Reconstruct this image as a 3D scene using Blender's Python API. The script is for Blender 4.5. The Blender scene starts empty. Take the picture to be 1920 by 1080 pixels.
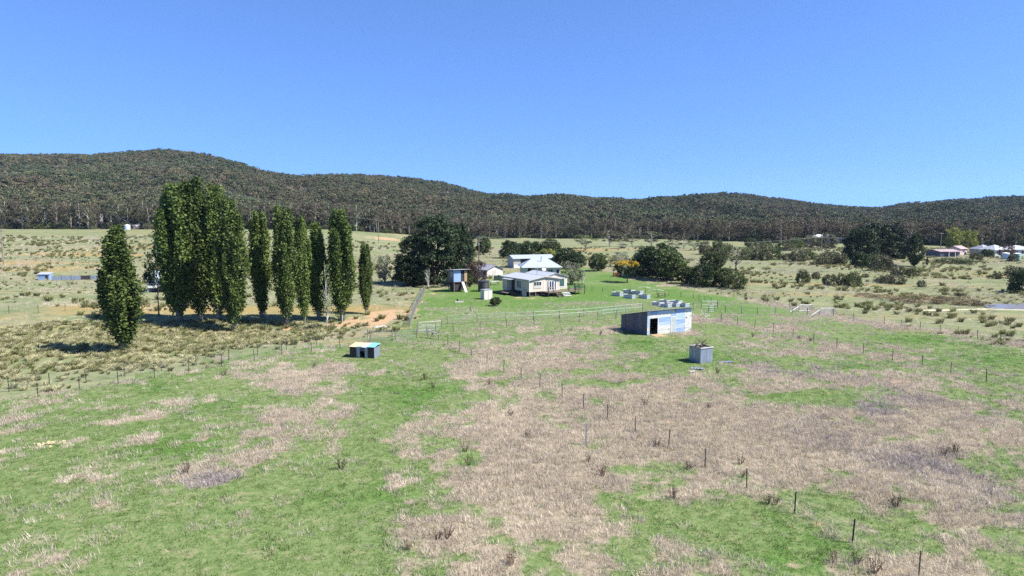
import bpy, math, random
import numpy as np

# ------------------------------------------------------------------ camera, sky, sun, exposure
scene = bpy.context.scene
COL = scene.collection
CAM_H = 16.5
FPX = 1280.0                       # focal length in photo pixels (24 mm equivalent, 1920 wide)
PITCH = math.atan(140.0 / FPX)     # the eye-level line is a little above mid frame
cam = bpy.data.cameras.new("camera")
cam.sensor_width = 36.0
cam.lens = 24.0
cam.clip_start = 0.5
cam.clip_end = 30000.0
cam_o = bpy.data.objects.new("camera", cam)
COL.objects.link(cam_o)
cam_o.location = (0, 0, CAM_H)
cam_o.rotation_euler = (math.pi / 2 - PITCH, 0, 0)
scene.camera = cam_o

SUN_EL = math.radians(50)
SUN_AZ = math.radians(106)         # clockwise from +Y
SUN_DIR = (math.sin(SUN_AZ) * math.cos(SUN_EL), math.cos(SUN_AZ) * math.cos(SUN_EL), math.sin(SUN_EL))
world = bpy.data.worlds.new("World")
scene.world = world
world.use_nodes = True
wn = world.node_tree
bg = wn.nodes["Background"]
sky = wn.nodes.new("ShaderNodeTexSky")
sky.sky_type = 'NISHITA'
sky.sun_disc = False
sky.sun_elevation = SUN_EL
sky.sun_rotation = SUN_AZ
sky.altitude = 900
sky.air_density = 0.5
sky.dust_density = 0.0
sky.ozone_density = 10.0
# clear, dry upland air: the pale band at eye level is thin, so the sky is sampled a little higher near the horizon
wtc = wn.nodes.new("ShaderNodeTexCoord"); wsx = wn.nodes.new("ShaderNodeSeparateXYZ"); wcx = wn.nodes.new("ShaderNodeCombineXYZ")
wma = wn.nodes.new("ShaderNodeMath"); wma.operation = 'MULTIPLY_ADD'; wma.inputs[1].default_value = 0.60; wma.inputs[2].default_value = 0.117
wn.links.new(wtc.outputs["Generated"], wsx.inputs[0]); wn.links.new(wsx.outputs[0], wcx.inputs[0]); wn.links.new(wsx.outputs[1], wcx.inputs[1])
wn.links.new(wsx.outputs[2], wma.inputs[0]); wn.links.new(wma.outputs[0], wcx.inputs[2]); wn.links.new(wcx.outputs[0], sky.inputs["Vector"])
wn.links.new(sky.outputs[0], bg.inputs[0])
bg.inputs[1].default_value = 0.138

sun = bpy.data.lights.new("sun", 'SUN')
sun.energy = 5.0
sun.angle = math.radians(0.5)
sun.color = (1.0, 0.965, 0.90)
sun_o = bpy.data.objects.new("sun", sun)
COL.objects.link(sun_o)
sun_o.rotation_euler = (math.pi / 2 - SUN_EL, 0, math.pi - SUN_AZ)
sun_o.location = (60, -20, 80)

vs = scene.view_settings
vs.view_transform = 'Standard'
vs.look = 'None'
vs.gamma = 1.0
vs.exposure = 1.15
scene.cycles.use_denoising = False
scene.cycles.max_bounces = 5
scene.cycles.diffuse_bounces = 2
scene.cycles.transparent_max_bounces = 4
scene.cycles.caustics_reflective = False
scene.cycles.caustics_refractive = False

# ------------------------------------------------------------------ maths helpers
rng = np.random.default_rng(7)
random.seed(7)

def sstep(a, b, x):
    t = np.clip((x - a) / (b - a), 0, 1)
    return t * t * (3 - 2 * t)

_LAT = np.random.default_rng(99).random((256, 256))
def vnoise(x, y):
    xi = np.floor(x).astype(int); yi = np.floor(y).astype(int)
    fx = x - xi; fy = y - yi
    fx = fx * fx * (3 - 2 * fx); fy = fy * fy * (3 - 2 * fy)
    a = _LAT[xi & 255, yi & 255]; b = _LAT[(xi + 1) & 255, yi & 255]
    c = _LAT[xi & 255, (yi + 1) & 255]; d = _LAT[(xi + 1) & 255, (yi + 1) & 255]
    return (a * (1 - fx) + b * fx) * (1 - fy) + (c * (1 - fx) + d * fx) * fy
def fbm(x, y, scale, octv=4, seed=0):
    v = 0; amp = 0.5; f = 1.0 / scale; tot = 0
    for i in range(octv):
        v = v + amp * vnoise(x * f + 17.3 * i + seed * 31.7, y * f + 9.1 * i + seed * 57.1)
        tot += amp; amp *= 0.5; f *= 2.03
    return v / tot

# ------------------------------------------------------------------ terrain
RU = np.array([-400, 0, 100, 180, 250, 310, 370, 420, 470, 520, 560, 620, 700, 780, 830, 880, 940, 985, 1050, 1120, 1180, 1230,
               1290, 1350, 1400, 1470, 1530, 1590, 1650, 1680, 1740, 1800, 1860, 1920, 2300], float)
RV = np.array([305, 297, 296, 297, 291, 287, 292, 302, 316, 330, 336, 332, 334, 340, 346, 356, 361, 368, 360, 368, 373, 367,
               363, 357, 361, 370, 379, 384, 391, 388, 378, 373, 375, 371, 380], float)
def ridge_dist(u):
    return np.interp(u, [-400, 0, 450, 800, 1100, 1350, 1600, 1720, 2300], [980, 980, 950, 1000, 1100, 1050, 1150, 1500, 1500])
def forest_base(u):
    return np.interp(u, [-400, 0, 500, 700, 790, 1000, 1200, 1320, 1450, 1600, 1750, 1920, 2300],
                     [405, 405, 405, 405, 440, 455, 450, 425, 390, 375, 350, 335, 330])
def height(x, y):
    x = np.asarray(x, float); y = np.asarray(y, float)
    yy = np.maximum(y, 1.0)
    u = np.clip(960 + FPX * x / yy, -400, 2300)
    z = 0.18 * (np.sin(x * 0.11 + 0.6) * np.sin(y * 0.083 + 1.1)) + 0.5 * (fbm(x, y, 38.0, 3, 3) - 0.5) * sstep(10, 60, y)
    z = z + 7.2 * sstep(150, 400, y) * sstep(-25, -115, x)                    # long rise of the left-hand paddock
    z = z - 1.3 * np.exp(-((x + 36) / 26.0) ** 2 - ((y - 97) / 9.0) ** 2)     # swale below the poplars
    z = z - 1.0 * np.exp(-((x - 92) / 45.0) ** 2 - ((y - 135) / 30.0) ** 2)   # damp hollow right of the lawn
    fb = forest_base(u); rd = ridge_dist(u)
    s = (yy - fb) / (rd - fb)
    zr = CAM_H + (400 - np.interp(u, RU, RV)) / FPX * rd - 9.0
    prof = np.where(s < 1, np.clip(s, 0, 1) ** 1.25, 1 - 0.6 * sstep(1, 2.6, s))
    fold = 46 * (fbm(x, y, 150.0, 3, 11) - 0.5) * np.clip(4 * s * (1 - s), 0, 1)
    hill = np.where(s > 0, (zr - 3) * prof + fold, 0)
    return z + hill

def pix_ray(px, py):
    dx = (px - 960) / FPX; dy = -(py - 540) / FPX
    c, s = math.cos(PITCH), math.sin(PITCH)
    return dx, c + dy * s, -s + dy * c
_T = np.geomspace(12, 2500, 5000)
def G(px, py):
    """world point on the ground that the photograph shows at this place"""
    d = pix_ray(px, py)
    X, Y, Z = d[0] * _T, d[1] * _T, CAM_H + d[2] * _T
    below = np.nonzero(Z <= height(X, Y))[0]
    i = below[0] if len(below) else len(_T) - 1
    j = max(i - 1, 0)
    a = Z[j] - height(X[j], Y[j]); b = Z[i] - height(X[i], Y[i])
    k = a / (a - b) if a != b else 0
    t = _T[j] + (_T[i] - _T[j]) * k
    x, y = d[0] * t, d[1] * t
    return float(x), float(y), float(height(x, y))
def gz(x, y):
    return float(height(x, y))
def U(px, Y):
    """x of a photo column at a distance Y"""
    return (px - 960) / FPX * (Y * 0.994 + 0.0)

# ------------------------------------------------------------------ materials
MATS = {}
def nodes_of(m):
    m.use_nodes = True
    return m.node_tree.nodes, m.node_tree.links, m.node_tree.nodes["Principled BSDF"]
def mat(name, col, rough=0.7, metal=0.0, var=0.12, scale=3.0, bump=0.0, bscale=30.0, spec=0.3):
    """painted or worn surface: base colour with blotchy variation and fine relief"""
    if name in MATS: return MATS[name]
    m = bpy.data.materials.new(name); N, L, P = nodes_of(m)
    P.inputs["Roughness"].default_value = rough; P.inputs["Metallic"].default_value = metal
    P.inputs["Specular IOR Level"].default_value = spec
    tc = N.new("ShaderNodeTexCoord")
    nz = N.new("ShaderNodeTexNoise"); nz.inputs["Scale"].default_value = scale; nz.inputs["Detail"].default_value = 6
    nz.inputs["Roughness"].default_value = 0.65
    L.new(tc.outputs["Object"], nz.inputs["Vector"])
    r = N.new("ShaderNodeValToRGB"); r.color_ramp.elements[0].position = 0.3; r.color_ramp.elements[1].position = 0.7
    r.color_ramp.elements[0].color = [max(c * (1 - var), 0) for c in col] + [1]
    r.color_ramp.elements[1].color = [min(c * (1 + var), 1) for c in col] + [1]
    L.new(nz.outputs["Fac"], r.inputs["Fac"]); L.new(r.outputs["Color"], P.inputs["Base Color"])
    if bump > 0:
        n2 = N.new("ShaderNodeTexNoise"); n2.inputs["Scale"].default_value = bscale; n2.inputs["Detail"].default_value = 4
        L.new(tc.outputs["Object"], n2.inputs["Vector"])
        b = N.new("ShaderNodeBump"); b.inputs["Strength"].default_value = bump; b.inputs["Distance"].default_value = 0.02
        L.new(n2.outputs["Fac"], b.inputs["Height"]); L.new(b.outputs["Normal"], P.inputs["Normal"])
    MATS[name] = m
    return m
def corrugated(name, col, axis=0, rough=0.45, metal=0.6, var=0.2, pitch=0.09, rust=0.0, streak=2.0):
    """corrugated iron: wave relief along one axis, streaky weathering, optional rust"""
    if name in MATS: return MATS[name]
    m = bpy.data.materials.new(name); N, L, P = nodes_of(m)
    P.inputs["Roughness"].default_value = rough; P.inputs["Metallic"].default_value = metal
    tc = N.new("ShaderNodeTexCoord")
    mp = N.new("ShaderNodeMapping")
    sc = [0.6, 0.6, 0.6]; sc[axis] = 5.0 * streak
    mp.inputs["Scale"].default_value = sc
    L.new(tc.outputs["Object"], mp.inputs["Vector"])
    nz = N.new("ShaderNodeTexNoise"); nz.inputs["Scale"].default_value = 1.1; nz.inputs["Detail"].default_value = 5
    L.new(mp.outputs["Vector"], nz.inputs["Vector"])
    r = N.new("ShaderNodeValToRGB"); r.color_ramp.elements[0].position = 0.3; r.color_ramp.elements[1].position = 0.7
    r.color_ramp.elements[0].color = [c * (1 - var) for c in col] + [1]
    r.color_ramp.elements[1].color = [min(1, c * (1 + var)) for c in col] + [1]
    L.new(nz.outputs["Fac"], r.inputs["Fac"])
    out = r.outputs["Color"]
    if rust > 0:
        n3 = N.new("ShaderNodeTexNoise"); n3.inputs["Scale"].default_value = 1.7; n3.inputs["Detail"].default_value = 7
        L.new(tc.outputs["Object"], n3.inputs["Vector"])
        rr = N.new("ShaderNodeValToRGB"); rr.color_ramp.elements[0].position = 0.62 - 0.3 * rust; rr.color_ramp.elements[1].position = 0.72 - 0.2 * rust
        L.new(n3.outputs["Fac"], rr.inputs["Fac"])
        mx = N.new("ShaderNodeMix"); mx.data_type = 'RGBA'; mx.inputs["B"].default_value = (0.16, 0.075, 0.035, 1)
        L.new(rr.outputs["Color"], mx.inputs["Factor"]); L.new(out, mx.inputs["A"]); out = mx.outputs["Result"]
    L.new(out, P.inputs["Base Color"])
    sx = N.new("ShaderNodeSeparateXYZ"); L.new(tc.outputs["Object"], sx.inputs[0])
    ml = N.new("ShaderNodeMath"); ml.operation = 'MULTIPLY'; ml.inputs[1].default_value = 2 * math.pi / pitch
    L.new(sx.outputs[axis], ml.inputs[0])
    sn = N.new("ShaderNodeMath"); sn.operation = 'SINE'; L.new(ml.outputs[0], sn.inputs[0])
    b = N.new("ShaderNodeBump"); b.inputs["Strength"].default_value = 0.35; b.inputs["Distance"].default_value = 0.012
    L.new(sn.outputs[0], b.inputs["Height"]); L.new(b.outputs["Normal"], P.inputs["Normal"])
    MATS[name] = m
    return m
def foliage(name, ca, cb, trans=0.25, inst=False, rough=0.6):
    """leaves: per-leaf tint between two colours, some light through the leaf"""
    if name in MATS: return MATS[name]
    m = bpy.data.materials.new(name); m.use_nodes = True
    N, L = m.node_tree.nodes, m.node_tree.links
    P = N["Principled BSDF"]; P.inputs["Roughness"].default_value = rough; P.inputs["Specular IOR Level"].default_value = 0.2
    at = N.new("ShaderNodeAttribute"); at.attribute_name = "tint"
    r = N.new("ShaderNodeValToRGB")
    r.color_ramp.elements[0].color = list(ca) + [1]; r.color_ramp.elements[1].color = list(cb) + [1]
    L.new(at.outputs["Fac"], r.inputs["Fac"])
    out = r.outputs["Color"]
    oi = N.new("ShaderNodeObjectInfo")
    hv = N.new("ShaderNodeHueSaturation"); hv.inputs["Saturation"].default_value = 1.0
    mr = N.new("ShaderNodeMapRange"); mr.inputs["To Min"].default_value = 0.75; mr.inputs["To Max"].default_value = 1.25
    L.new(oi.outputs["Random"], mr.inputs["Value"]); L.new(mr.outputs["Result"], hv.inputs["Value"]); L.new(out, hv.inputs["Color"])
    out = hv.outputs["Color"]
    L.new(out, P.inputs["Base Color"])
    tr = N.new("ShaderNodeBsdfTranslucent"); L.new(out, tr.inputs["Color"])
    mx = N.new("ShaderNodeMixShader"); mx.inputs[0].default_value = trans
    L.new(P.outputs[0], mx.inputs[1]); L.new(tr.outputs[0], mx.inputs[2])
    L.new(mx.outputs[0], N["Material Output"].inputs["Surface"])
    MATS[name] = m
    return m

# ------------------------------------------------------------------ mesh helpers
def np_mesh(name, verts, faces, tint=None, smooth=False):
    """faces: (n,k) int array or list of such arrays"""
    me = bpy.data.meshes.new(name)
    fl = faces if isinstance(faces, list) else [faces]
    fl = [np.asarray(f, np.int32) for f in fl if len(f)]
    me.vertices.add(len(verts)); me.vertices.foreach_set("co", np.asarray(verts, np.float32).ravel())
    idx = np.concatenate([f.ravel() for f in fl]); tot = np.concatenate([np.full(len(f), f.shape[1], np.int32) for f in fl])
    me.loops.add(len(idx)); me.loops.foreach_set("vertex_index", idx)
    me.polygons.add(len(tot))
    me.polygons.foreach_set("loop_start", np.concatenate([[0], np.cumsum(tot)[:-1]]).astype(np.int32))
    if smooth: me.polygons.foreach_set("use_smooth", np.ones(len(tot), bool))
    me.update(calc_edges=True)
    if tint is not None:
        a = me.attributes.new("tint", 'FLOAT', 'FACE'); a.data.foreach_set("value", np.asarray(tint, np.float32))
    return me
class MB:
    """collects boxes, tubes and prisms into one mesh"""
    def __init__(s): s.v = []; s.f = []
    def add(s, vs, fs):
        o = len(s.v); s.v += [tuple(map(float, v)) for v in vs]; s.f += [tuple(i + o for i in f) for f in fs]; return s
    def box(s, x0, x1, y0, y1, z0, z1):
        return s.add([(x0, y0, z0), (x1, y0, z0), (x1, y1, z0), (x0, y1, z0), (x0, y0, z1), (x1, y0, z1), (x1, y1, z1), (x0, y1, z1)],
                     [(0, 3, 2, 1), (4, 5, 6, 7), (0, 1, 5, 4), (1, 2, 6, 5), (2, 3, 7, 6), (3, 0, 4, 7)])
    def hexa(s, lo, hi):
        """two quads (bottom, top) of four points each"""
        return s.add(list(lo) + list(hi), [(0, 3, 2, 1), (4, 5, 6, 7), (0, 1, 5, 4), (1, 2, 6, 5), (2, 3, 7, 6), (3, 0, 4, 7)])
    def tube(s, pts, rad, n=6, cap=True):
        pts = [np.array(p, float) for p in pts]
        rad = rad if hasattr(rad, '__len__') else [rad] * len(pts)
        o = len(s.v)
        for i, p in enumerate(pts):
            d = pts[min(i + 1, len(pts) - 1)] - pts[max(i - 1, 0)]; d = d / (np.linalg.norm(d) + 1e-9)
            a = np.cross(d, (0, 0, 1) if abs(d[2]) < 0.9 else (1, 0, 0)); a /= np.linalg.norm(a); b = np.cross(d, a)
            for k in range(n):
                t = 2 * math.pi * k / n
                s.v.append(tuple(p + rad[i] * (math.cos(t) * a + math.sin(t) * b)))
        for i in range(len(pts) - 1):
            for k in range(n):
                k2 = (k + 1) % n
                s.f.append((o + i * n + k, o + i * n + k2, o + (i + 1) * n + k2, o + (i + 1) * n + k))
        if cap:
            s.f.append(tuple(o + k for k in range(n))[::-1]); e = o + (len(pts) - 1) * n
            s.f.append(tuple(e + k for k in range(n)))
        return s
    def prism(s, poly, y0, y1):
        """polygon in x,z extruded along y"""
        n = len(poly)
        return s.add([(x, y0, z) for x, z in poly] + [(x, y1, z) for x, z in poly],
                     [tuple(range(n)), tuple(range(2 * n - 1, n - 1, -1))] + [(i + n, (i + 1) % n + n, (i + 1) % n, i) for i in range(n)])
    def mesh(s, name, m=None, smooth=False):
        me = bpy.data.meshes.new(name); me.from_pydata(s.v, [], s.f); me.update()
        if smooth: me.polygons.foreach_set("use_smooth", [True] * len(me.polygons))
        if m: me.materials.append(m)
        return me
    def build(s, name, m, parent=None, smooth=False):
        return link(name, s.mesh(name, m, smooth), parent)
def link(name, me, parent=None, loc=None):
    o = bpy.data.objects.new(name, me); COL.objects.link(o)
    if parent: o.parent = parent
    if loc is not None: o.location = loc
    return o
def tag(o, label, cat=None, group=None, kind=None):
    o['label'] = label
    if cat: o['category'] = cat
    if group: o['group'] = group
    if kind: o['kind'] = kind
    return o
def thing(name, label, cat, loc=(0, 0, 0), rz=0.0, group=None):
    o = bpy.data.objects.new(name, None); o.empty_display_size = 0.3; COL.objects.link(o)
    o.location = loc; o.rotation_euler = (0, 0, rz)
    return tag(o, label, cat, group)

# ------------------------------------------------------------------ where the different swards grow (world space)
def blob(px, py, rx, ry, w):
    x, y, z = G(px, py)
    a = rx * y / FPX
    y1 = G(px, py - ry)[1]; y0 = G(px, py + ry)[1]
    return (x, y, a, max((y1 - y0) / 2, 0.3), w)
def field(X, Y, bl):
    v = np.zeros_like(X)
    for (x, y, a, b, w) in bl:
        m = (np.abs(X - x) < 2.6 * a) & (np.abs(Y - y) < 2.6 * b)
        v[m] += w * np.exp(-((X[m] - x) / a) ** 2 - ((Y[m] - y) / b) ** 2)
    return v
def in_poly(X, Y, poly):
    ins = np.zeros(X.shape, bool); n = len(poly)
    for i in range(n):
        x0, y0 = poly[i][:2]; x1, y1 = poly[(i + 1) % n][:2]
        if y0 == y1: continue
        c = ((y0 > Y) != (y1 > Y)) & (X < (x1 - x0) * (Y - y0) / (y1 - y0) + x0)
        ins ^= c
    return ins
HOME = [G(*p) for p in [(-300, 800), (0, 748), (300, 702), (640, 645), (735, 632), (768, 612), (796, 547), (905, 530), (1000, 512),
                        (1100, 500), (1200, 522), (1400, 562), (1660, 610), (1920, 652), (2300, 720)]] + [(140, 20, 0), (140, -90, 0), (-140, -90, 0), (-140, 20, 0)]
LAWN = [G(*p) for p in [(768, 615), (796, 547), (905, 530), (1000, 512), (1100, 500), (1200, 522), (1400, 562), (1570, 592), (1480, 590), (1350, 588), (1190, 598), (1000, 612), (850, 618)]]
DRYB = [blob(*b) for b in [
    (1000, 640, 170, 26, .9), (950, 715, 110, 50, .8), (1100, 690, 150, 55, .9), (900, 800, 110, 55, .7), (830, 880, 140, 55, .9),
    (1000, 900, 190, 90, .9), (1150, 830, 120, 60, .7), (760, 965, 110, 50, .9), (960, 1010, 180, 60, .7), (1250, 745, 180, 45, .9),
    (1400, 800, 160, 55, .9), (1550, 830, 180, 70, .7), (1720, 870, 150, 90, .6), (1250, 905, 120, 50, .6), (1430, 885, 80, 40, .6),
    (1600, 700, 130, 25, .5), (1720, 760, 150, 35, .6), (1860, 800, 90, 70, .5), (1720, 1050, 120, 45, .6), (1270, 1045, 80, 35, .5),
    (1500, 650, 110, 20, .6), (1450, 612, 90, 10, .5), (1840, 950, 90, 70, .5), (860, 690, 50, 30, .5), (1420, 700, 70, 30, .6),
    (240, 785, 55, 22, .8), (330, 757, 70, 18, .7), (500, 722, 55, 16, .8), (470, 700, 70, 12, .6), (600, 720, 75, 32, .8), (640, 690, 40, 12, .4),
    (130, 832, 70, 16, .5), (390, 900, 100, 26, 1.0), (285, 822, 40, 10, .6), (450, 825, 40, 22, .7), (490, 855, 40, 20, .6), (560, 852, 45, 14, .6),
    (20, 962, 25, 9, .7), (90, 965, 40, 8, .5), (110, 885, 110, 22, .35), (605, 995, 20, 12, .7), (165, 905, 60, 15, .4), (620, 770, 60, 20, .5),
    (540, 785, 50, 16, .5), (700, 640, 50, 10, .4), (420, 780, 60, 14, .4), (200, 880, 70, 14, .35),
    (300, 1040, 70, 14, .3), (1650, 880, 240, 100, .32), (1830, 790, 150, 60, .3), (1500, 700, 110, 22, .35), (1330, 610, 40, 8, .3), (1560, 665, 60, 14, .3), (880, 600, 70, 8, .5), (980, 590, 60, 6, .5), (1000, 566, 70, 6, .5), (840, 585, 40, 7, .6), (1120, 568, 60, 6, .3)]]
GRNB = [blob(*b) for b in [
    (1445, 1010, 110, 55, 1.4), (1520, 745, 75, 11, 1.8), (1300, 670, 150, 22, 1.2), (1200, 640, 60, 18, 1.0), (1590, 686, 40, 7, 1.5),
    (770, 740, 80, 40, 1.0), (720, 800, 60, 40, .7), (480, 1000, 230, 90, .7), (650, 920, 55, 35, 1.0), (720, 935, 30, 8, .6),
    (885, 865, 30, 12, 1.3), (1000, 835, 20, 8, 1.0), (960, 880, 40, 14, .8), (1190, 880, 50, 9, .9), (1150, 950, 45, 20, .9),
    (700, 860, 50, 30, .6), (930, 1010, 40, 16, 1.0), (1040, 1030, 60, 18, .8), (1205, 990, 60, 14, .6), (1130, 720, 60, 8, .8), (820, 690, 30, 18, .6),
    (1380, 640, 60, 10, .8), (1690, 640, 110, 14, .8), (1810, 670, 130, 18, .7), (840, 1050, 60, 20, .7), (1570, 890, 50, 10, .5), (1700, 810, 40, 10, .6),
    (1620, 790, 25, 9, .7), (1860, 860, 40, 25, .6), (1580, 945, 40, 20, .6), (700, 1060, 90, 25, .7), (985, 945, 35, 10, .6), (1080, 660, 40, 6, .7)]]
GRYB = [blob(*b) for b in [(390, 900, 90, 22, 1.0), (1630, 762, 45, 20, 1.2), (520, 735, 60, 10, .8), (255, 790, 25, 14, .4), (1700, 745, 70, 16, .7), (1850, 780, 90, 25, .6), (1450, 690, 60, 16, .5), (1300, 880, 60, 18, .3), (1640, 860, 150, 60, .45), (1800, 900, 110, 80, .55), (1560, 700, 120, 25, .5), (1500, 800, 120, 40, .25), (700, 870, 60, 8, .4), (1250, 930, 50, 12, .5), (1390, 890, 40, 14, .4)]]
LUSB = [blob(*b) for b in [(1000, 572, 190, 16, .8), (1180, 530, 110, 16, 1.0), (1090, 548, 60, 14, 1.0), (1290, 560, 90, 14, .9), (1400, 582, 90, 9, .9), (1320, 660, 130, 18, .8), (1520, 745, 70, 9, 1.2),
    (870, 563, 60, 8, 1.0), (900, 545, 50, 8, 1.0), (1590, 686, 38, 6, 1.0), (1200, 640, 50, 14, .6), (820, 575, 40, 12, .7), (1450, 1010, 90, 45, .5), (760, 745, 60, 30, .5), (880, 868, 25, 10, .8), (700, 935, 60, 14, .5),
    (200, 720, 120, 14, .6), (400, 690, 120, 10, .5), (560, 660, 90, 8, .4), (130, 780, 130, 20, .5), (250, 830, 100, 14, .4), (360, 840, 70, 12, .7), (300, 545, 40, 6, 1.0), (170, 560, 50, 5, .6), (1700, 523, 60, 6, .4), (1700, 630, 150, 14, .5), (1850, 680, 120, 18, .5)]]
GOLB = [blob(*b) for b in [(150, 477, 160, 4, .8), (60, 492, 120, 5, .9), (250, 462, 90, 3, .6), (120, 505, 140, 6, .6), (210, 434, 200, 2.2, .6), (300, 577, 190, 12, 1.0), (80, 575, 90, 6, .2),
    (1500, 545, 60, 4, .4), (1590, 540, 60, 4, .3), (1745, 525, 60, 3, .5), (1830, 540, 70, 3, .6), (1790, 575, 90, 9, .3), (1110, 470, 60, 4, .4), (1160, 490, 40, 6, .7), (690, 575, 60, 10, .3), (1700, 620, 200, 4, .5), (1900, 640, 60, 4, .6)]]
DIRB = [blob(*b) for b in [(735, 590, 45, 10, .9), (690, 602, 70, 8, .8), (640, 608, 50, 4, .7), (590, 614, 60, 4, .6), (530, 618, 60, 4, .4), (700, 585, 40, 6, .5), (770, 565, 28, 10, .5), (720, 447, 40, 3, 1.2), (820, 552, 40, 3, .8), (760, 612, 30, 8, .4),
    (1202, 824, 11, 3.2, 1.3), (1252, 793, 18, 2.6, 1.2), (1393, 769, 12, 2.2, 1.0), (1536, 984, 14, 3, 1.2), (1690, 716, 22, 2.6, 1.2), (1555, 738, 7, 1.6, 1.2), (1295, 634, 40, 3, .8), (1240, 632, 30, 3, .6),
    (1640, 487, 45, 4, 1.1), (1000, 559, 50, 2.5, .7), (1720, 1042, 20, 5, .8), (940, 527, 20, 3, .8), (1100, 493, 20, 2, .5), (345, 905, 30, 4, .5)]]

def line_field(X, Y, pts, w):
    """1 on a polyline, falling off over w metres"""
    d2 = np.full(X.shape, 1e9)
    for a, b in zip(pts[:-1], pts[1:]):
        ax, ay = a[:2]; bx, by = b[:2]; L2 = (bx - ax) ** 2 + (by - ay) ** 2
        t = np.clip(((X - ax) * (bx - ax) + (Y - ay) * (by - ay)) / L2, 0, 1)
        d2 = np.minimum(d2, (X - ax - t * (bx - ax)) ** 2 + (Y - ay - t * (by - ay)) ** 2)
    return np.exp(-d2 / (w * w))
VERGE = [G(*p) for p in [(1098, 497), (1150, 509), (1193, 522), (1250, 535), (1330, 547), (1400, 561), (1480, 576), (1563, 592), (1658, 607), (1725, 618), (1796, 627), (1876, 641), (1980, 660)]]
VERGE2 = [G(*p) for p in [(1340, 600), (1415, 613), (1487, 631), (1569, 651), (1673, 673)]]
DIAG = [G(*p) for p in [(840, 646), (945, 697), (1054, 746), (1191, 810), (1322, 877), (1490, 963), (1722, 1082)]]
PAIR = [G(*p) for p in [(-10, 753), (149, 732), (354, 698), (528, 667), (694, 644)]]
def masks(X, Y):
    n1 = fbm(X, Y, 9.0, 4, 1) - 0.5; n2 = fbm(X, Y, 2.2, 3, 2) - 0.5; n3 = fbm(X * 0.6, Y, 6.0, 4, 5) - 0.5; n4 = fbm(X, Y, 0.8, 2, 6) - 0.5
    wx = X + 9 * (fbm(X, Y, 6.0, 3, 51) - 0.5); wy = Y + 12 * (fbm(X, Y, 6.0, 3, 52) - 0.5)
    home = in_poly(wx, wy, HOME).astype(float); lawn = in_poly(X, Y, LAWN).astype(float)
    dry = home * sstep(0.10, 0.86, 0.13 + 0.13 * sstep(8, 26, X) * sstep(35, 60, Y) + 0.62 * field(X, Y, DRYB) - 0.62 * field(X, Y, GRNB) + 1.2 * n1 + 1.5 * n2 + 0.9 * n4) * (1 - 0.55 * lawn)
    gray = np.clip(field(X, Y, GRYB) + 0.7 * n1 - 0.08, 0, 1)
    lush = np.clip(0.19 * home + 0.06 * lawn + field(X, Y, LUSB) * 0.55 + 1.3 * n3 + 0.9 * n2, 0, 1)
    far = sstep(110, 200, Y)
    gold = np.clip(field(X, Y, GOLB) * (1 + 1.6 * n3) + (1 - home) * 0.9 * (fbm(X * 0.12, Y, 7.0, 4, 8) - 0.47) * 2, 0, 1)
    dirt = np.clip(sstep(0.30, 0.95, field(X, Y, DIRB) + 1.3 * n2 + 0.8 * n4), 0, 1)
    vg = np.maximum(line_field(X, Y, VERGE, 2.6), 0.8 * line_field(X, Y, VERGE2, 1.6)) * (Y > 60)
    dry = np.clip(dry + vg * (0.75 + 2.2 * n2) + 0.45 * line_field(X - 0.4, Y, DIAG, 0.8) + 0.3 * line_field(X, Y, PAIR, 0.7), 0, 1); gold = np.clip(gold + vg * sstep(40, 75, X) * (0.5 + 2 * n2), 0, 1)
    u = 960 + FPX * X / np.maximum(Y, 1)
    wood = sstep(0, 14, Y - forest_base(u) + 14 * n1)
    return dict(home=home, dry=dry, gray=gray, lush=lush, gold=gold, dirt=dirt, wood=wood)

# ------------------------------------------------------------------ the ground: one sheet from behind the camera to beyond the ridge
NC, NR = 540, 640
rows = np.concatenate([[-90, -60, -38, -22], np.geomspace(10, 4300, NR - 4) - 18])
tt = np.linspace(-1.12, 1.12, NC)
Yg = np.repeat(rows[:, None], NC, 1)
Wg = np.sqrt((rows + 16) ** 2 + 26 ** 2)
Xg = Wg[:, None] * tt[None, :]
Zg = height(Xg, Yg)
gv = np.stack([Xg, Yg, Zg], -1).reshape(-1, 3)
ii = (np.arange(NR - 1)[:, None] * NC + np.arange(NC - 1)[None, :]).ravel()
gf = np.stack([ii, ii + 1, ii + NC + 1, ii + NC], -1)
gme = np_mesh("ground", gv, gf, smooth=True)
MK = masks(Xg.ravel(), Yg.ravel())
for k, v in MK.items():
    a = gme.attributes.new(k, 'FLOAT', 'POINT'); a.data.foreach_set("value", v.astype(np.float32))

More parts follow.
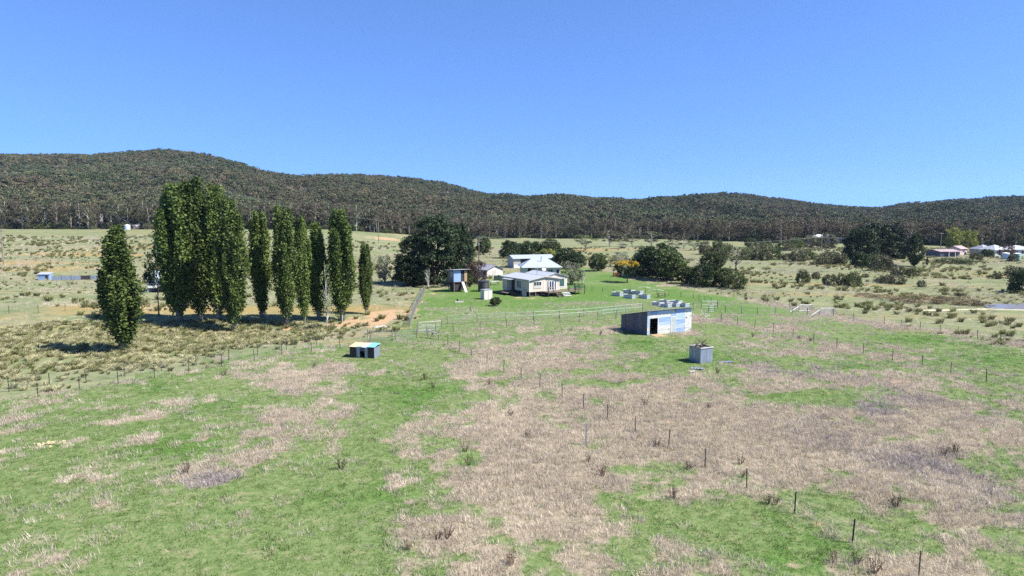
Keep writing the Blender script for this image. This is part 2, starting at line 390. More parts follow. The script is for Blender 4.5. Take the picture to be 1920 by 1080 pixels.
def ground_material():
    m = bpy.data.materials.new("pasture"); N, L, P = nodes_of(m)
    P.inputs["Roughness"].default_value = 0.95; P.inputs["Specular IOR Level"].default_value = 0.05
    geo = N.new("ShaderNodeNewGeometry")
    def noise(scale, detail=5, rough=0.6, stretch=None):
        n = N.new("ShaderNodeTexNoise"); n.inputs["Scale"].default_value = scale; n.inputs["Detail"].default_value = detail; n.inputs["Roughness"].default_value = rough
        if stretch:
            mp = N.new("ShaderNodeMapping"); mp.inputs["Scale"].default_value = stretch
            L.new(geo.outputs["Position"], mp.inputs["Vector"]); L.new(mp.outputs[0], n.inputs["Vector"])
        else: L.new(geo.outputs["Position"], n.inputs["Vector"])
        return n.outputs["Fac"]
    def ramp(fac, stops):
        r = N.new("ShaderNodeValToRGB"); e = r.color_ramp.elements
        while len(e) < len(stops): e.new(0.5)
        for i, (p, c) in enumerate(stops): e[i].position = p; e[i].color = tuple(c) + (1,)
        L.new(fac, r.inputs["Fac"]); return r.outputs["Color"]
    def attr(n):
        a = N.new("ShaderNodeAttribute"); a.attribute_name = n; return a.outputs["Fac"]
    def soft(fac, nz, lo=0.35, hi=0.65, k=0.5):
        """a mask broken up by fine noise"""
        ad = N.new("ShaderNodeMath"); ad.operation = 'MULTIPLY_ADD'; ad.inputs[1].default_value = k
        sb = N.new("ShaderNodeMath"); sb.operation = 'SUBTRACT'; sb.inputs[1].default_value = 0.5
        L.new(nz, sb.inputs[0]); L.new(sb.outputs[0], ad.inputs[0]); L.new(fac, ad.inputs[2])
        mr = N.new("ShaderNodeMapRange"); mr.interpolation_type = 'SMOOTHSTEP'
        mr.inputs["From Min"].default_value = lo; mr.inputs["From Max"].default_value = hi
        L.new(ad.outputs[0], mr.inputs["Value"]); return mr.outputs["Result"]
    def mix(f, a, b):
        x = N.new("ShaderNodeMix"); x.data_type = 'RGBA'; L.new(f, x.inputs["Factor"]); L.new(a, x.inputs["A"]); L.new(b, x.inputs["B"]); return x.outputs["Result"]
    nf = noise(2.6, 6, 0.7); nm = noise(0.55, 6, 0.65); nb = noise(0.09, 5); ns = noise(0.42, 7, 0.7, (0.8, 1.0, 1.0)); nvf = noise(9.0, 4, 0.7); nw = noise(0.10, 8, 0.7, (0.7, 1.0, 1.0))
    green = mix(soft(attr("lush"), nm, 0.2, 0.8, 0.9),
                ramp(nf, [(0.28, (0.065, 0.10, 0.03)), (0.5, (0.118, 0.165, 0.058)), (0.72, (0.205, 0.21, 0.105))]),
                ramp(nf, [(0.28, (0.04, 0.09, 0.016)), (0.5, (0.072, 0.15, 0.03)), (0.74, (0.13, 0.20, 0.06))]))
    pale = ramp(ns, [(0.30, (0.05, 0.06, 0.028)), (0.43, (0.125, 0.15, 0.068)), (0.55, (0.20, 0.205, 0.11)), (0.72, (0.285, 0.25, 0.165))])
    pale2 = ramp(nw, [(0.36, (0.10, 0.14, 0.06)), (0.5, (0.165, 0.185, 0.095)), (0.64, (0.25, 0.21, 0.14))])
    pale = mix(soft(nb, ns, 0.35, 0.65, 0.4), pale, pale2)
    base = mix(soft(attr("home"), nm, 0.3, 0.7, 0.8), pale, green)
    tanfleck = soft(nm, nf, 0.52, 0.72, 0.5)
    fleck = N.new("ShaderNodeMath"); fleck.operation = 'MULTIPLY'; fleck.inputs[1].default_value = 0.55; L.new(tanfleck, fleck.inputs[0])
    base = mix(fleck.outputs[0], base, ramp(nvf, [(0.3, (0.17, 0.155, 0.085)), (0.7, (0.30, 0.26, 0.165))]))
    farlush = N.new("ShaderNodeMath"); farlush.operation = 'SUBTRACT'; L.new(attr("lush"), farlush.inputs[0]); farlush.inputs[1].default_value = 0.12
    base = mix(soft(farlush.outputs[0], nm, 0.35, 1.1, 0.6), base, ramp(nf, [(0.3, (0.05, 0.095, 0.02)), (0.7, (0.13, 0.19, 0.055))]))
    gold = ramp(nf, [(0.3, (0.18, 0.135, 0.05)), (0.7, (0.32, 0.245, 0.105))])
    base = mix(soft(attr("gold"), ns, 0.2, 0.8, 0.9), base, gold)
    dry = ramp(nf, [(0.25, (0.14, 0.115, 0.08)), (0.5, (0.24, 0.20, 0.142)), (0.72, (0.33, 0.275, 0.20))])
    dryg = ramp(nf, [(0.25, (0.10, 0.085, 0.075)), (0.7, (0.23, 0.195, 0.175))])
    dry = mix(soft(attr("gray"), nm, 0.3, 0.8, 0.5), dry, dryg)
    base = mix(soft(attr("dry"), nf, 0.22, 0.9, 0.8), base, dry)
    dirt = ramp(nvf, [(0.3, (0.28, 0.175, 0.095)), (0.7, (0.42, 0.30, 0.185))])
    base = mix(soft(attr("dirt"), nf, 0.3, 0.9, 0.6), base, dirt)
    wood = ramp(nm, [(0.3, (0.06, 0.05, 0.035)), (0.7, (0.14, 0.11, 0.075))])
    base = mix(attr("wood"), base, wood)
    L.new(base, P.inputs["Base Color"])
    b1 = N.new("ShaderNodeBump"); b1.inputs["Strength"].default_value = 0.7; b1.inputs["Distance"].default_value = 0.10
    L.new(nf, b1.inputs["Height"])
    b2 = N.new("ShaderNodeBump"); b2.inputs["Strength"].default_value = 0.5; b2.inputs["Distance"].default_value = 0.03
    L.new(nvf, b2.inputs["Height"]); L.new(b1.outputs[0], b2.inputs["Normal"])
    L.new(b2.outputs[0], P.inputs["Normal"])
    return m
gme.materials.append(ground_material())
ground = link("ground", gme); ground['kind'] = 'structure'; ground['label'] = 'rolling pasture of green and dry grass below the wooded hills'

# ------------------------------------------------------------------ scattering helper: one object of uncountable growth
def scatter(name, label, pts, scl, variants, zscl=None, var=None, tilt=0.0):
    n = len(pts)
    me = bpy.data.meshes.new(name)
    me.vertices.add(n); me.vertices.foreach_set("co", np.asarray(pts, np.float32).ravel())
    s = np.stack([scl, scl, scl if zscl is None else zscl], -1).astype(np.float32)
    a = me.attributes.new("scl", 'FLOAT_VECTOR', 'POINT'); a.data.foreach_set("vector", s.ravel())
    r = np.stack([rng.normal(0, tilt + 1e-6, n), rng.normal(0, tilt + 1e-6, n), rng.random(n) * 6.283], -1).astype(np.float32)
    a = me.attributes.new("rot", 'FLOAT_VECTOR', 'POINT'); a.data.foreach_set("vector", r.ravel())
    v = (rng.integers(0, len(variants), n) if var is None else var).astype(np.int32)
    a = me.attributes.new("var", 'INT', 'POINT'); a.data.foreach_set("value", v)
    c = bpy.data.collections.new(name + "_forms")
    for i, vm in enumerate(variants):
        c.objects.link(bpy.data.objects.new("%s_form_%02d" % (name, i), vm))
    ng = bpy.data.node_groups.new(name + "_nodes", 'GeometryNodeTree')
    ng.interface.new_socket("Geometry", in_out='INPUT', socket_type='NodeSocketGeometry')
    ng.interface.new_socket("Geometry", in_out='OUTPUT', socket_type='NodeSocketGeometry')
    N, L = ng.nodes, ng.links
    gi = N.new("NodeGroupInput"); go = N.new("NodeGroupOutput")
    iop = N.new("GeometryNodeInstanceOnPoints"); iop.inputs["Pick Instance"].default_value = True
    ci = N.new("GeometryNodeCollectionInfo"); ci.inputs["Collection"].default_value = c
    ci.inputs["Separate Children"].default_value = True; ci.inputs["Reset Children"].default_value = True
    def at(nm, dt):
        q = N.new("GeometryNodeInputNamedAttribute"); q.data_type = dt; q.inputs["Name"].default_value = nm; return q.outputs["Attribute"]
    e2r = N.new("FunctionNodeEulerToRotation")
    L.new(gi.outputs[0], iop.inputs["Points"]); L.new(ci.outputs[0], iop.inputs["Instance"])
    L.new(at("var", 'INT'), iop.inputs["Instance Index"]); L.new(at("scl", 'FLOAT_VECTOR'), iop.inputs["Scale"])
    L.new(at("rot", 'FLOAT_VECTOR'), e2r.inputs[0]); L.new(e2r.outputs[0], iop.inputs["Rotation"])
    L.new(iop.outputs[0], go.inputs[0])
    o = link(name, me)
    md = o.modifiers.new("growth", 'NODES'); md.node_group = ng
    o['kind'] = 'stuff'; o['label'] = label
    return o

# ------------------------------------------------------------------ leaf clouds and blades
def leaves(P, S, seed, aspect=0.62, up=0.0):
    r = np.random.default_rng(seed); n = len(P)
    a = r.normal(size=(n, 3)); a[:, 2] *= (1 - up); a /= np.linalg.norm(a, axis=1)[:, None]
    b = np.cross(a, r.normal(size=(n, 3))); b /= np.linalg.norm(b, axis=1)[:, None] + 1e-9
    a = a * S[:, None] * 0.5; b = b * S[:, None] * 0.5 * aspect
    v = np.stack([P - a, P + b, P + a, P - b], 1).reshape(-1, 3)
    return v, np.arange(4 * n).reshape(-1, 4)
def blades(n, spread, h0, h1, w, lean, seed, bend=0.0):
    r = np.random.default_rng(seed)
    an = r.random(n) * 6.283; rd = spread * np.sqrt(r.random(n))
    base = np.stack([rd * np.cos(an), rd * np.sin(an), np.full(n, -0.02)], -1)
    h = h0 + (h1 - h0) * r.random(n)
    da = an + r.normal(0, 0.9, n); ln = lean * (0.3 + r.random(n))
    dirv = np.stack([np.cos(da) * ln, np.sin(da) * ln, np.ones(n)], -1)
    wa = r.random(n) * 6.283; wv = np.stack([np.cos(wa), np.sin(wa), np.zeros(n)], -1) * w
    mid = base + dirv * (h * 0.55)[:, None]
    dv2 = dirv.copy(); dv2[:, :2] *= 1 + bend; dv2[:, 2] *= 1 - 0.45 * min(bend, 1)
    tip = mid + dv2 * (h * 0.45)[:, None]
    v = np.stack([base - wv, base + wv, mid - wv * 0.8, mid + wv * 0.8, tip], 1).reshape(-1, 3)
    o = 5 * np.arange(n)[:, None]
    q = o + np.array([[0, 1, 3, 2]]); t = o + np.array([[2, 3, 4]])
    tint = np.concatenate([r.random(n)] * 2)
    return v, q, t, tint
def blade_mesh(name, m, *a, **k):
    v, q, t, ti = blades(*a, **k)
    me = np_mesh(name, v, [q, t], ti); me.materials.append(m); return me

M_dry = foliage("dry_stalks", (0.35, 0.29, 0.22), (0.66, 0.57, 0.45), 0.33)
M_dryg = foliage("grey_stalks", (0.24, 0.205, 0.19), (0.46, 0.40, 0.375), 0.25)
M_grass = foliage("grass_blades", (0.07, 0.13, 0.026), (0.20, 0.27, 0.09), 0.3)
M_tus = foliage("tussock_blades", (0.26, 0.25, 0.12), (0.60, 0.55, 0.34), 0.3)
M_tusg = foliage("green_tussock_blades", (0.10, 0.115, 0.04), (0.30, 0.29, 0.125), 0.25)

dry_v = [blade_mesh("dry_tuft", M_dry, 30, .30, .09, .27, .008, .6, s) for s in (1, 2, 3)] + [blade_mesh("grey_tuft", M_dryg, 30, .32, .09, .26, .009, .8, s) for s in (4, 5)]
M_straw = foliage("straw_stalks", (0.50, 0.42, 0.31), (0.80, 0.70, 0.55), 0.35)
dry_v += [blade_mesh("straw_tuft", M_straw, 28, .28, .10, .30, .008, .55, s) for s in (14, 15)]
grs_v = [blade_mesh("grass_tuft", M_grass, 18, .26, .05, .13, .011, .8, s) for s in (6, 7, 8)]
tus_v = [blade_mesh("tussock", M_tus, 80, .26, .45, .85, .026, .5, s, bend=1.1) for s in (9, 10)] + [blade_mesh("tussock", M_tusg, 80, .26, .45, .85, .026, .5, s, bend=1.1) for s in (11, 12)]

def cand(n, y0, y1, half=0.86, power=1.0):
    """points spread over the ground between two distances, evenly per square metre"""
    y = np.sqrt(rng.random(n) * (y1 * y1 - y0 * y0) + y0 * y0)
    x = (rng.random(n) * 2 - 1) * half * y
    return x, y
x, y = cand(150000, 19, 128)
mk = masks(x, y)
dens = np.clip(1.35 - y / 170, 0.35, 1)
keep = (rng.random(len(x)) < np.maximum(mk['dry'], 0.02 * mk['home'] + 0.10 * sstep(0.5, 0.7, fbm(x, y, 5.0, 3, 33)) * mk['home']) * dens * (1 - 0.8 * mk['dirt']))
xs, ys, g = x[keep], y[keep], mk['gray'][keep]
var = np.where(rng.random(len(xs)) < np.clip(g * 1.1 - 0.1, 0.04, 0.9), rng.integers(3, 5, len(xs)), rng.integers(0, 3, len(xs)))
var = np.where(rng.random(len(xs)) < sstep(0.42, 0.68, fbm(xs, ys, 4.5, 4, 23)) * 0.7 * sstep(0.25, 0.5, mk['dry'][keep]), rng.integers(5, 7, len(xs)), var)
scl = (0.7 + 0.75 * rng.random(len(xs))) * (0.75 + 0.5 * fbm(xs, ys, 3.0, 3, 21))
pdry = np.stack([xs, ys, height(xs, ys)], -1)
scatter("dry_grass", "pinkish tan dry weeds and stalks standing over the paddock", pdry, scl, dry_v, var=var, tilt=0.12)
x, y = cand(170000, 19, 114)
mk = masks(x, y)
keep = rng.random(len(x)) < (mk['home'] * (1 - 0.8 * mk['dry']) * (0.35 + 0.65 * mk['lush']) * np.clip(1.45 - y / 78, 0, 1) * (1 - mk['dirt']))
xs, ys = x[keep], y[keep]
scatter("green_grass", "short green grass between the dry patches", np.stack([xs, ys, height(xs, ys)], -1), 0.7 + 0.8 * rng.random(len(xs)), grs_v, tilt=0.1)
x, y = cand(150000, 85, 330, 0.9)
mk = masks(x, y)
keep = rng.random(len(x)) < (1 - mk['home']) * (1 - mk['wood']) * (1 - 0.8 * mk['dirt']) * np.clip((fbm(x, y, 11.0, 4, 27) - 0.36) * 3.2, 0.05, 1) * 0.75
xs, ys = x[keep], y[keep]
f2 = fbm(xs, ys, 18.0, 3, 29)
var = np.where(f2 > 0.53, rng.integers(0, 3, len(xs)), np.where(rng.random(len(xs)) < 0.86, rng.integers(5, 7, len(xs)), 7 + rng.integers(0, 2, len(xs))))
scatter("rough_grass", "rough straw and green grass of the far paddocks", np.stack([xs, ys, height(xs, ys)], -1), 0.8 + 0.9 * rng.random(len(xs)), dry_v + tus_v[2:], var=var, tilt=0.1)
# tussocks: dense below the poplars, then thinning over the far paddocks
TUSP = [G(*p) for p in [(-200, 780), (0, 738), (300, 692), (640, 625), (700, 608), (640, 603), (420, 600), (250, 606), (110, 602), (-200, 640)]]
x, y = cand(52000, 60, 260, 0.9)
x = np.concatenate([x, rng.uniform(-85, -12, 5200)]); y = np.concatenate([y, rng.uniform(62, 128, 5200)])
mk = masks(x, y)
inT = in_poly(x, y, TUSP)
clump = fbm(x, y, 14.0, 3, 31)
d = np.where(inT, 0.45 + 0.55 * sstep(0.38, 0.55, fbm(x, y, 5.0, 3, 35)), (1 - mk['home']) * np.clip((clump - 0.47) * 1.6, 0.008, 0.2)) * (1 - 0.7 * mk['dirt']) * (1 - mk['wood'])
d = np.where((mk['gold'] > 0.55) & ~inT, d * 0.35, d)
keep = rng.random(len(x)) < d
xs, ys = x[keep], y[keep]; it = inT[keep]
var = np.where(rng.random(len(xs)) < np.where(it, 0.58, 0.62), rng.integers(0, 2, len(xs)), rng.integers(2, 4, len(xs)))
scl = np.where(it, 0.5 + 0.6 * rng.random(len(xs)) ** 1.3, 0.35 + 0.6 * rng.random(len(xs)) ** 1.5)
scatter("tussock_grass", "straw and olive tussock grass covering the slope below the poplars", np.stack([xs, ys, height(xs, ys)], -1), scl, tus_v, var=var, tilt=0.1)

# ------------------------------------------------------------------ trees
def bark_mat(name, ca, cb):
    return mat(name, [(a + b) / 2 for a, b in zip(ca, cb)], 0.9, 0, 0.35, 2.2, 0.5, 9.0, 0.1)
B_brown = bark_mat("brown_bark", (0.10, 0.08, 0.06), (0.16, 0.13, 0.10))
B_grey = bark_mat("grey_bark", (0.24, 0.21, 0.18), (0.32, 0.29, 0.26))
B_white = bark_mat("pale_gum_bark", (0.50, 0.46, 0.42), (0.62, 0.58, 0.54))
B_dark = bark_mat("dark_bark", (0.05, 0.04, 0.03), (0.08, 0.065, 0.05))
L_poplar = foliage("poplar_leaves", (0.03, 0.056, 0.012), (0.155, 0.205, 0.048), 0.18)
L_young = foliage("young_poplar_leaves", (0.10, 0.13, 0.05), (0.20, 0.24, 0.10), 0.3)
L_pine = foliage("pine_needles", (0.013, 0.024, 0.011), (0.042, 0.062, 0.024), 0.1)
L_gum = foliage("gum_leaves", (0.05, 0.056, 0.03), (0.14, 0.135, 0.075), 0.15)
L_gumb = foliage("bronze_gum_leaves", (0.05, 0.045, 0.028), (0.145, 0.115, 0.075), 0.15)
L_olive = foliage("olive_leaves", (0.038, 0.055, 0.016), (0.12, 0.15, 0.05), 0.2)
L_dark = foliage("dark_green_leaves", (0.016, 0.032, 0.011), (0.055, 0.085, 0.026), 0.15)
L_grey = foliage("grey_green_leaves", (0.10, 0.115, 0.065), (0.22, 0.235, 0.15), 0.2)
L_yellow = foliage("golden_leaves", (0.30, 0.19, 0.015), (0.62, 0.42, 0.04), 0.25)
L_lime = foliage("yellow_green_leaves", (0.13, 0.16, 0.03), (0.28, 0.29, 0.07), 0.3)
L_plum = foliage("plum_leaves", (0.045, 0.022, 0.02), (0.12, 0.065, 0.05), 0.15)
L_scrub = foliage("scrub_leaves", (0.06, 0.065, 0.03), (0.17, 0.165, 0.09), 0.15)
L_rush = foliage("rush_leaves", (0.12, 0.095, 0.045), (0.26, 0.20, 0.115), 0.15)

FORMS = {}
def make_form(key, prof, H, R, nclump, crad, nleaf, lsize, seed, bark, leaf, trunk_r=0.25, nlimb=10, clear=0.15, aspect=0.62, fill=0.45, up=0.0, stems=1, lean=0.0, jitter=0.0, weld_top=0.9):
    r = np.random.default_rng(seed)
    hs = clear + (1 - clear) * r.random(nclump)
    # more clumps where the crown is wide
    w = np.array([prof(h) for h in hs]); keepn = np.argsort(-(w * (0.5 + r.random(nclump))))[:max(int(nclump * 0.8), 3)]
    hs = hs[keepn]; w = w[keepn]
    an = r.random(len(hs)) * 6.283
    rad = R * w * (fill + (1 - fill) * np.sqrt(r.random(len(hs)))) * (1 + jitter * r.normal(size=len(hs)))
    C = np.stack([rad * np.cos(an) + lean * hs * H, rad * np.sin(an), hs * H], -1)
    cr = np.array(crad)[None, :] * (0.65 + 0.7 * r.random((len(hs), 1)))
    C[:, 2] = np.minimum(C[:, 2], H - cr[:, 2] * 0.5)
    C[:, 2] = np.maximum(C[:, 2], cr[:, 2] * 0.6)
    P = []; T = []
    for c, q in zip(C, cr):
        n = int(nleaf * (0.7 + 0.6 * r.random()))
        d = r.normal(size=(n, 3)); d /= np.linalg.norm(d, axis=1)[:, None]
        P.append(c + d * (r.random((n, 1)) ** 0.45) * q); T.append(np.clip(0.55 * r.random() + 0.5 * r.random(n), 0, 1))
    P = np.concatenate(P); T = np.concatenate(T)
    P[:, 2] = np.maximum(P[:, 2], 0.05)
    S = lsize * (0.6 + 0.8 * r.random(len(P)))
    v, f = leaves(P, S, seed + 1, aspect, up)
    crown = np_mesh(key + "_crown", v, f, T); crown.materials.append(leaf)
    mb = MB()
    for s in range(stems):
        a = 6.283 * s / stems + seed
        off = 0.0 if stems == 1 else trunk_r * 1.2
        sp = 0.0 if stems == 1 else R * 0.35
        pts = []; rr = []
        for k in range(7):
            t = k / 6
            pts.append((off * math.cos(a) + sp * t * math.cos(a) + 0.12 * R * (r.random() - .5) * t + lean * t * H, off * math.sin(a) + sp * t * math.sin(a) + 0.12 * R * (r.random() - .5) * t, -0.15 + (weld_top * H + 0.15) * t))
            rr.append(trunk_r * (1.25 if k == 0 else 1) * (1 - 0.88 * t) + 0.012)
        mb.tube(pts, rr, 7)
        for c in C[r.permutation(len(C))[:nlimb]]:
            hb = max(clear * H * 0.55, c[2] - (0.35 + 0.3 * r.random()) * H * 0.45)
            t = min(hb / (weld_top * H), 0.95); k = t * 6; i = int(k); fr = k - i
            b = np.array(pts[i]) * (1 - fr) + np.array(pts[min(i + 1, 6)]) * fr
            rb = (rr[i] * (1 - fr) + rr[min(i + 1, 6)] * fr) * 0.62
            m1 = b * 0.45 + c * 0.55 + np.array([0, 0, 0.04 * H])
            mb.tube([b, m1, c], [rb, rb * 0.6, rb * 0.2], 5, cap=False)
    trunk = mb.mesh(key + "_trunk", bark, True)
    FORMS[key] = (trunk, crown, H, R)
    return key
lerp = lambda pts: (lambda h: float(np.interp(h, [p[0] for p in pts], [p[1] for p in pts])))
P_pop = lerp([(0, .08), (.08, .16), (.18, .40), (.32, .80), (.52, 1), (.70, .86), (.86, .52), (1, .12)])
P_pop2 = lerp([(0, .1), (.12, .25), (.25, .75), (.38, 1), (.52, .9), (.68, .6), (.84, .26), (1, .02)])
P_oval = lerp([(0, .3), (.2, .75), (.45, 1), (.7, .92), (.9, .55), (1, .2)])
P_cone = lerp([(0, .55), (.12, 1), (.35, .9), (.6, .62), (.8, .36), (1, .05)])
P_dome = lerp([(0, .9), (.25, 1), (.5, .93), (.75, .7), (.92, .42), (1, .15)])
P_top = lerp([(0, .0), (.35, .5), (.55, .95), (.75, 1), (.9, .7), (1, .3)])
P_gum = lerp([(0, .2), (.2, .5), (.38, .85), (.65, 1), (.85, .8), (1, .35)])
P_bush = lerp([(0, .8), (.3, 1), (.6, .9), (.85, .6), (1, .25)])
P_pine = lerp([(0, .75), (.1, 1), (.3, .98), (.5, .85), (.75, .72), (.9, .5), (1, .2)])
P_flat = lerp([(0, .2), (.45, .6), (.6, 1), (.8, .95), (1, .5)])

def make_poplar(key, prof, H, R, nb, seed, leaf):
    """columnar crown of upright branches, each carrying its own plume of leaves"""
    r = np.random.default_rng(seed); P = []; T = []; mb = MB()
    tp = [(0.15 * r.normal() * k / 6, 0.15 * r.normal() * k / 6, -0.15 + 0.9 * H * k / 6) for k in range(7)]
    mb.tube(tp, [.42, .32, .27, .21, .15, .09, .03], 8)
    for i in range(nb):
        t = (i + r.random()) / nb
        h0 = H * (0.02 + 0.72 * t ** 1.1); h1 = min(H * (0.99 - 0.05 * r.random()) if i > nb - 5 else H, h0 + H * (0.20 + 0.22 * r.random()))
        an = i * 2.39996 + 0.6 * r.random(); out = R * prof((0.45 * h0 + 0.55 * h1) / H) * (0.25 + 0.75 * math.sqrt(r.random())) * (0.82 + 0.42 * r.random())
        n = int(420 * (0.7 + 0.6 * r.random()) * (h1 - h0) / (0.3 * H)) + 60
        s = 0.08 + 0.92 * r.random(n) ** 0.8
        rad = out * np.minimum(1, s * 2.2) ** 0.6 * (1 - 0.18 * s)
        c = np.stack([rad * np.cos(an), rad * np.sin(an), h0 + (h1 - h0) * s], -1)
        wid = 0.62 * (0.55 + 0.45 * np.sin(np.pi * np.clip(s, 0, 1) ** 0.8)) * (0.8 + 0.5 * r.random())
        P.append(c + r.normal(size=(n, 3)) * (wid * 0.5)[:, None] * np.array([1, 1, 1.1])); T.append(np.clip(0.5 * r.random() + 0.55 * r.random(n), 0, 1))
        if i % 2 == 0:
            q0 = np.array([0, 0, h0]); q1 = np.array([.75 * out * math.cos(an), .75 * out * math.sin(an), h0 + .25 * (h1 - h0)]); q2 = np.array([out * .9 * math.cos(an), out * .9 * math.sin(an), h1 - .1 * (h1 - h0)])
            mb.tube([q0, q1, q2], [.10, .06, .015], 5, cap=False)
    P = np.concatenate(P); T = np.concatenate(T)
    v, f = leaves(P, 0.34 * (0.6 + 0.8 * r.random(len(P))), seed + 1, 0.75)
    me = np_mesh(key + "_crown", v, f, T); me.materials.append(leaf)
    FORMS[key] = (mb.mesh(key + "_trunk", B_grey, True), me, H, R)
for i in range(6):
    make_poplar("poplar%d" % i, P_pop2 if i == 4 else P_pop, 20, 2.4, 50, 100 + 7 * i, L_poplar)
make_form("sapling", P_oval, 9, 1.4, 46, (.5, .5, .7), 16, .26, 120, B_white, L_young, .09, 14, .22, .6, .3)
for i in range(3):
    make_form("pine%d" % i, P_pine, 16, 6.0, 270, (1.2, 1.2, .75), 70, .66, 130 + i, B_dark, L_pine, .40, 14, .05, .42, .35, stems=1 + (i == 1))
for i in range(2):
    make_form("macro%d" % i, P_dome, 14, 7.0, 260, (1.3, 1.3, .9), 66, .75, 145 + i, B_dark, L_pine, .4, 6, .02, .5, .5)
    make_form("cypress%d" % i, P_cone if i == 0 else P_pop2, 12, 3.0, 200, (.7, .7, .9), 52, .48, 140 + i, B_dark, L_dark, .25, 8, .05, .4, .5)
for i in range(3):
    make_form("round%d" % i, P_oval, 7, 3.2, 150, (.75, .75, .6), 46, .44, 150 + i, B_brown, L_olive, .16, 16, .14, .6, .45, stems=1 + i)
for i in range(3):
    make_form("darktree%d" % i, P_dome, 7, 3.4, 160, (.85, .85, .65), 50, .46, 160 + i, B_brown, L_dark, .16, 14, .1, .5, .5)
make_form("pale_tree", P_oval, 6.5, 3.0, 85, (.7, .7, .5), 26, .34, 170, B_grey, L_grey, .12, 22, .16, .6, .35, stems=3)
make_form("golden_tree", P_flat, 5.6, 3.4, 70, (.8, .8, .42), 46, .36, 171, B_brown, L_dark, .19, 14, .42, .6, .35)
make_form("plum_tree", P_oval, 5.5, 2.6, 70, (.7, .7, .55), 34, .34, 172, B_brown, L_plum, .12, 14, .1, .6, .4, stems=2)
make_form("lime_tree", P_oval, 8, 2.4, 70, (.75, .75, .8), 34, .42, 173, B_brown, L_lime, .16, 14, .18, .6, .35)
make_form("lime_bush", P_bush, 4, 2.6, 60, (.7, .7, .5), 36, .34, 174, B_brown, L_lime, .08, 8, .05, .6, .45, stems=3)
for i in range(4):
    make_form("scrub%d" % i, P_bush, 2.4, 1.9, 74, (.5, .5, .42), 40, .26, 180 + i, B_brown, [L_scrub, L_olive, L_scrub, L_gum][i], .05, 8, .04, .5, .5, stems=3)
make_form("rush_clump", P_bush, 1.4, 2.4, 44, (.6, .6, .3), 38, .26, 186, B_brown, L_rush, .03, 4, .02, .35, .5, stems=2)
for i in range(6):
    make_form("gum%d" % i, P_gum, 17, 5.0, [44, 38, 48, 36, 44, 40][i], (1.5, 1.5, .95), 44, .72, 190 + i, B_white if i in (0, 2) else B_grey, L_gum if i % 2 == 0 else L_gumb, .24, 16, .24, .5, .25, lean=[0, .05, -.04, .06, 0, -.06][i])
make_form("gum_spread", P_flat, 10, 4.6, 46, (1.2, 1.2, .6), 44, .5, 198, B_grey, L_olive, .28, 20, .4, .5, .3, lean=.03)
make_form("dead_gum", P_top, 14, 3.5, 16, (.7, .7, .6), 5, .3, 199, B_white, L_gumb, .26, 16, .3, .45, .2, stems=2)

NTREE = 0
def place(form, x, y, H, W, label, cat, group=None, name="tree", rz=None, z=None, sink=0.05):
    global NTREE
    NTREE += 1
    tr, cr, h0, r0 = FORMS[form]
    t = thing(name, label, cat, (x, y, (gz(x, y) if z is None else z) - sink), (NTREE * 2.39996) % 6.283 if rz is None else rz, group)
    sx = W / (2 * r0); sz = H / h0
    t.scale = (sx, sx, sz)
    link("trunk" if cat == "tree" else "stems", tr, t); link("crown" if cat == "tree" else "foliage", cr, t)
    return t
def tree_px(form, px, base, top, wpx, label, cat="tree", group=None, name="tree", rz=None):
    x, y, z = G(px, base)
    k = math.hypot(y, 0) / FPX
    return place(form, x, y, (base - top) * k * 0.985, wpx * k, label, cat, group, name, rz)

# poplars
ROWP = [("poplar0", 338, 606, 331, 84), ("poplar1", 376, 604, 329, 70), ("poplar2", 411, 602, 342, 64), ("poplar3", 440, 622, 364, 64),
        ("poplar5", 491, 598, 389, 56), ("poplar2", 538, 611, 383, 62), ("poplar1", 571, 606, 402, 42), ("poplar4", 598, 598, 412, 62), ("poplar0", 642, 601, 381, 66)]
ROWL = ["broad tall poplar in the row, next to the dark leafy tree", "tallest poplar of the row, between the two broad tall ones",
        "third of the crowded tall poplars counted from the dark leafy tree", "tall poplar standing a step forward of the crowded tall ones, over deep shade",
        "first shorter poplar beyond the crowded tall ones in the row", "poplar midway along the row, set slightly forward of its shorter neighbours",
        "narrowest poplar in the row, between two broader shorter ones", "pointed shorter poplar directly behind the thin pale sapling", "last big poplar of the row, beside the white stub post"]
for (f, px, b, t, w), lab in zip(ROWP, ROWL):
    tree_px(f, px, b, t, w * (0.90 if px < 450 else 0.78), lab, group="poplars in the row", name="poplar_tree")
tree_px("poplar4", 230, 660, 417, 80, "lone bushy poplar with its own round shadow, set apart from the row", name="poplar_tree")
tree_px("poplar2", 687, 588, 452, 26, "small slim poplar at the end of the row beside the bare earth track", name="poplar_tree")
tree_px("sapling", 613, 617, 478, 28, "thin sparse pale sapling in front of the poplar row", name="sapling")
make_form("sucker", P_flat, 11, 3.0, 60, (.8, .8, .7), 40, .42, 207, B_brown, L_dark, .16, 10, .45, .6, .4)
tree_px("sucker", 298, 592, 462, 44, "dark leafy tree crowding the end of the poplar row", name="broadleaf_tree")

# dark pines by the stilt hut
tree_px("pine1", 816, 534, 396, 104, "tallest dark pine behind the blue stilt hut", name="pine_tree")
tree_px("pine0", 776, 535, 436, 74, "dark pine with low boughs sweeping out over the paddock fence", name="pine_tree")
tree_px("pine2", 862, 530, 412, 62, "dark pine rising directly behind the stilt hut's roof", name="pine_tree")
tree_px("dead_gum", 803, 541, 500, 16, "bare pale sapling in front of the dark pines", name="dead_tree")
tree_px("pale_tree", 722, 530, 474, 34, "grey-green wispy tree between the slim poplar and the pines", name="wispy_tree")

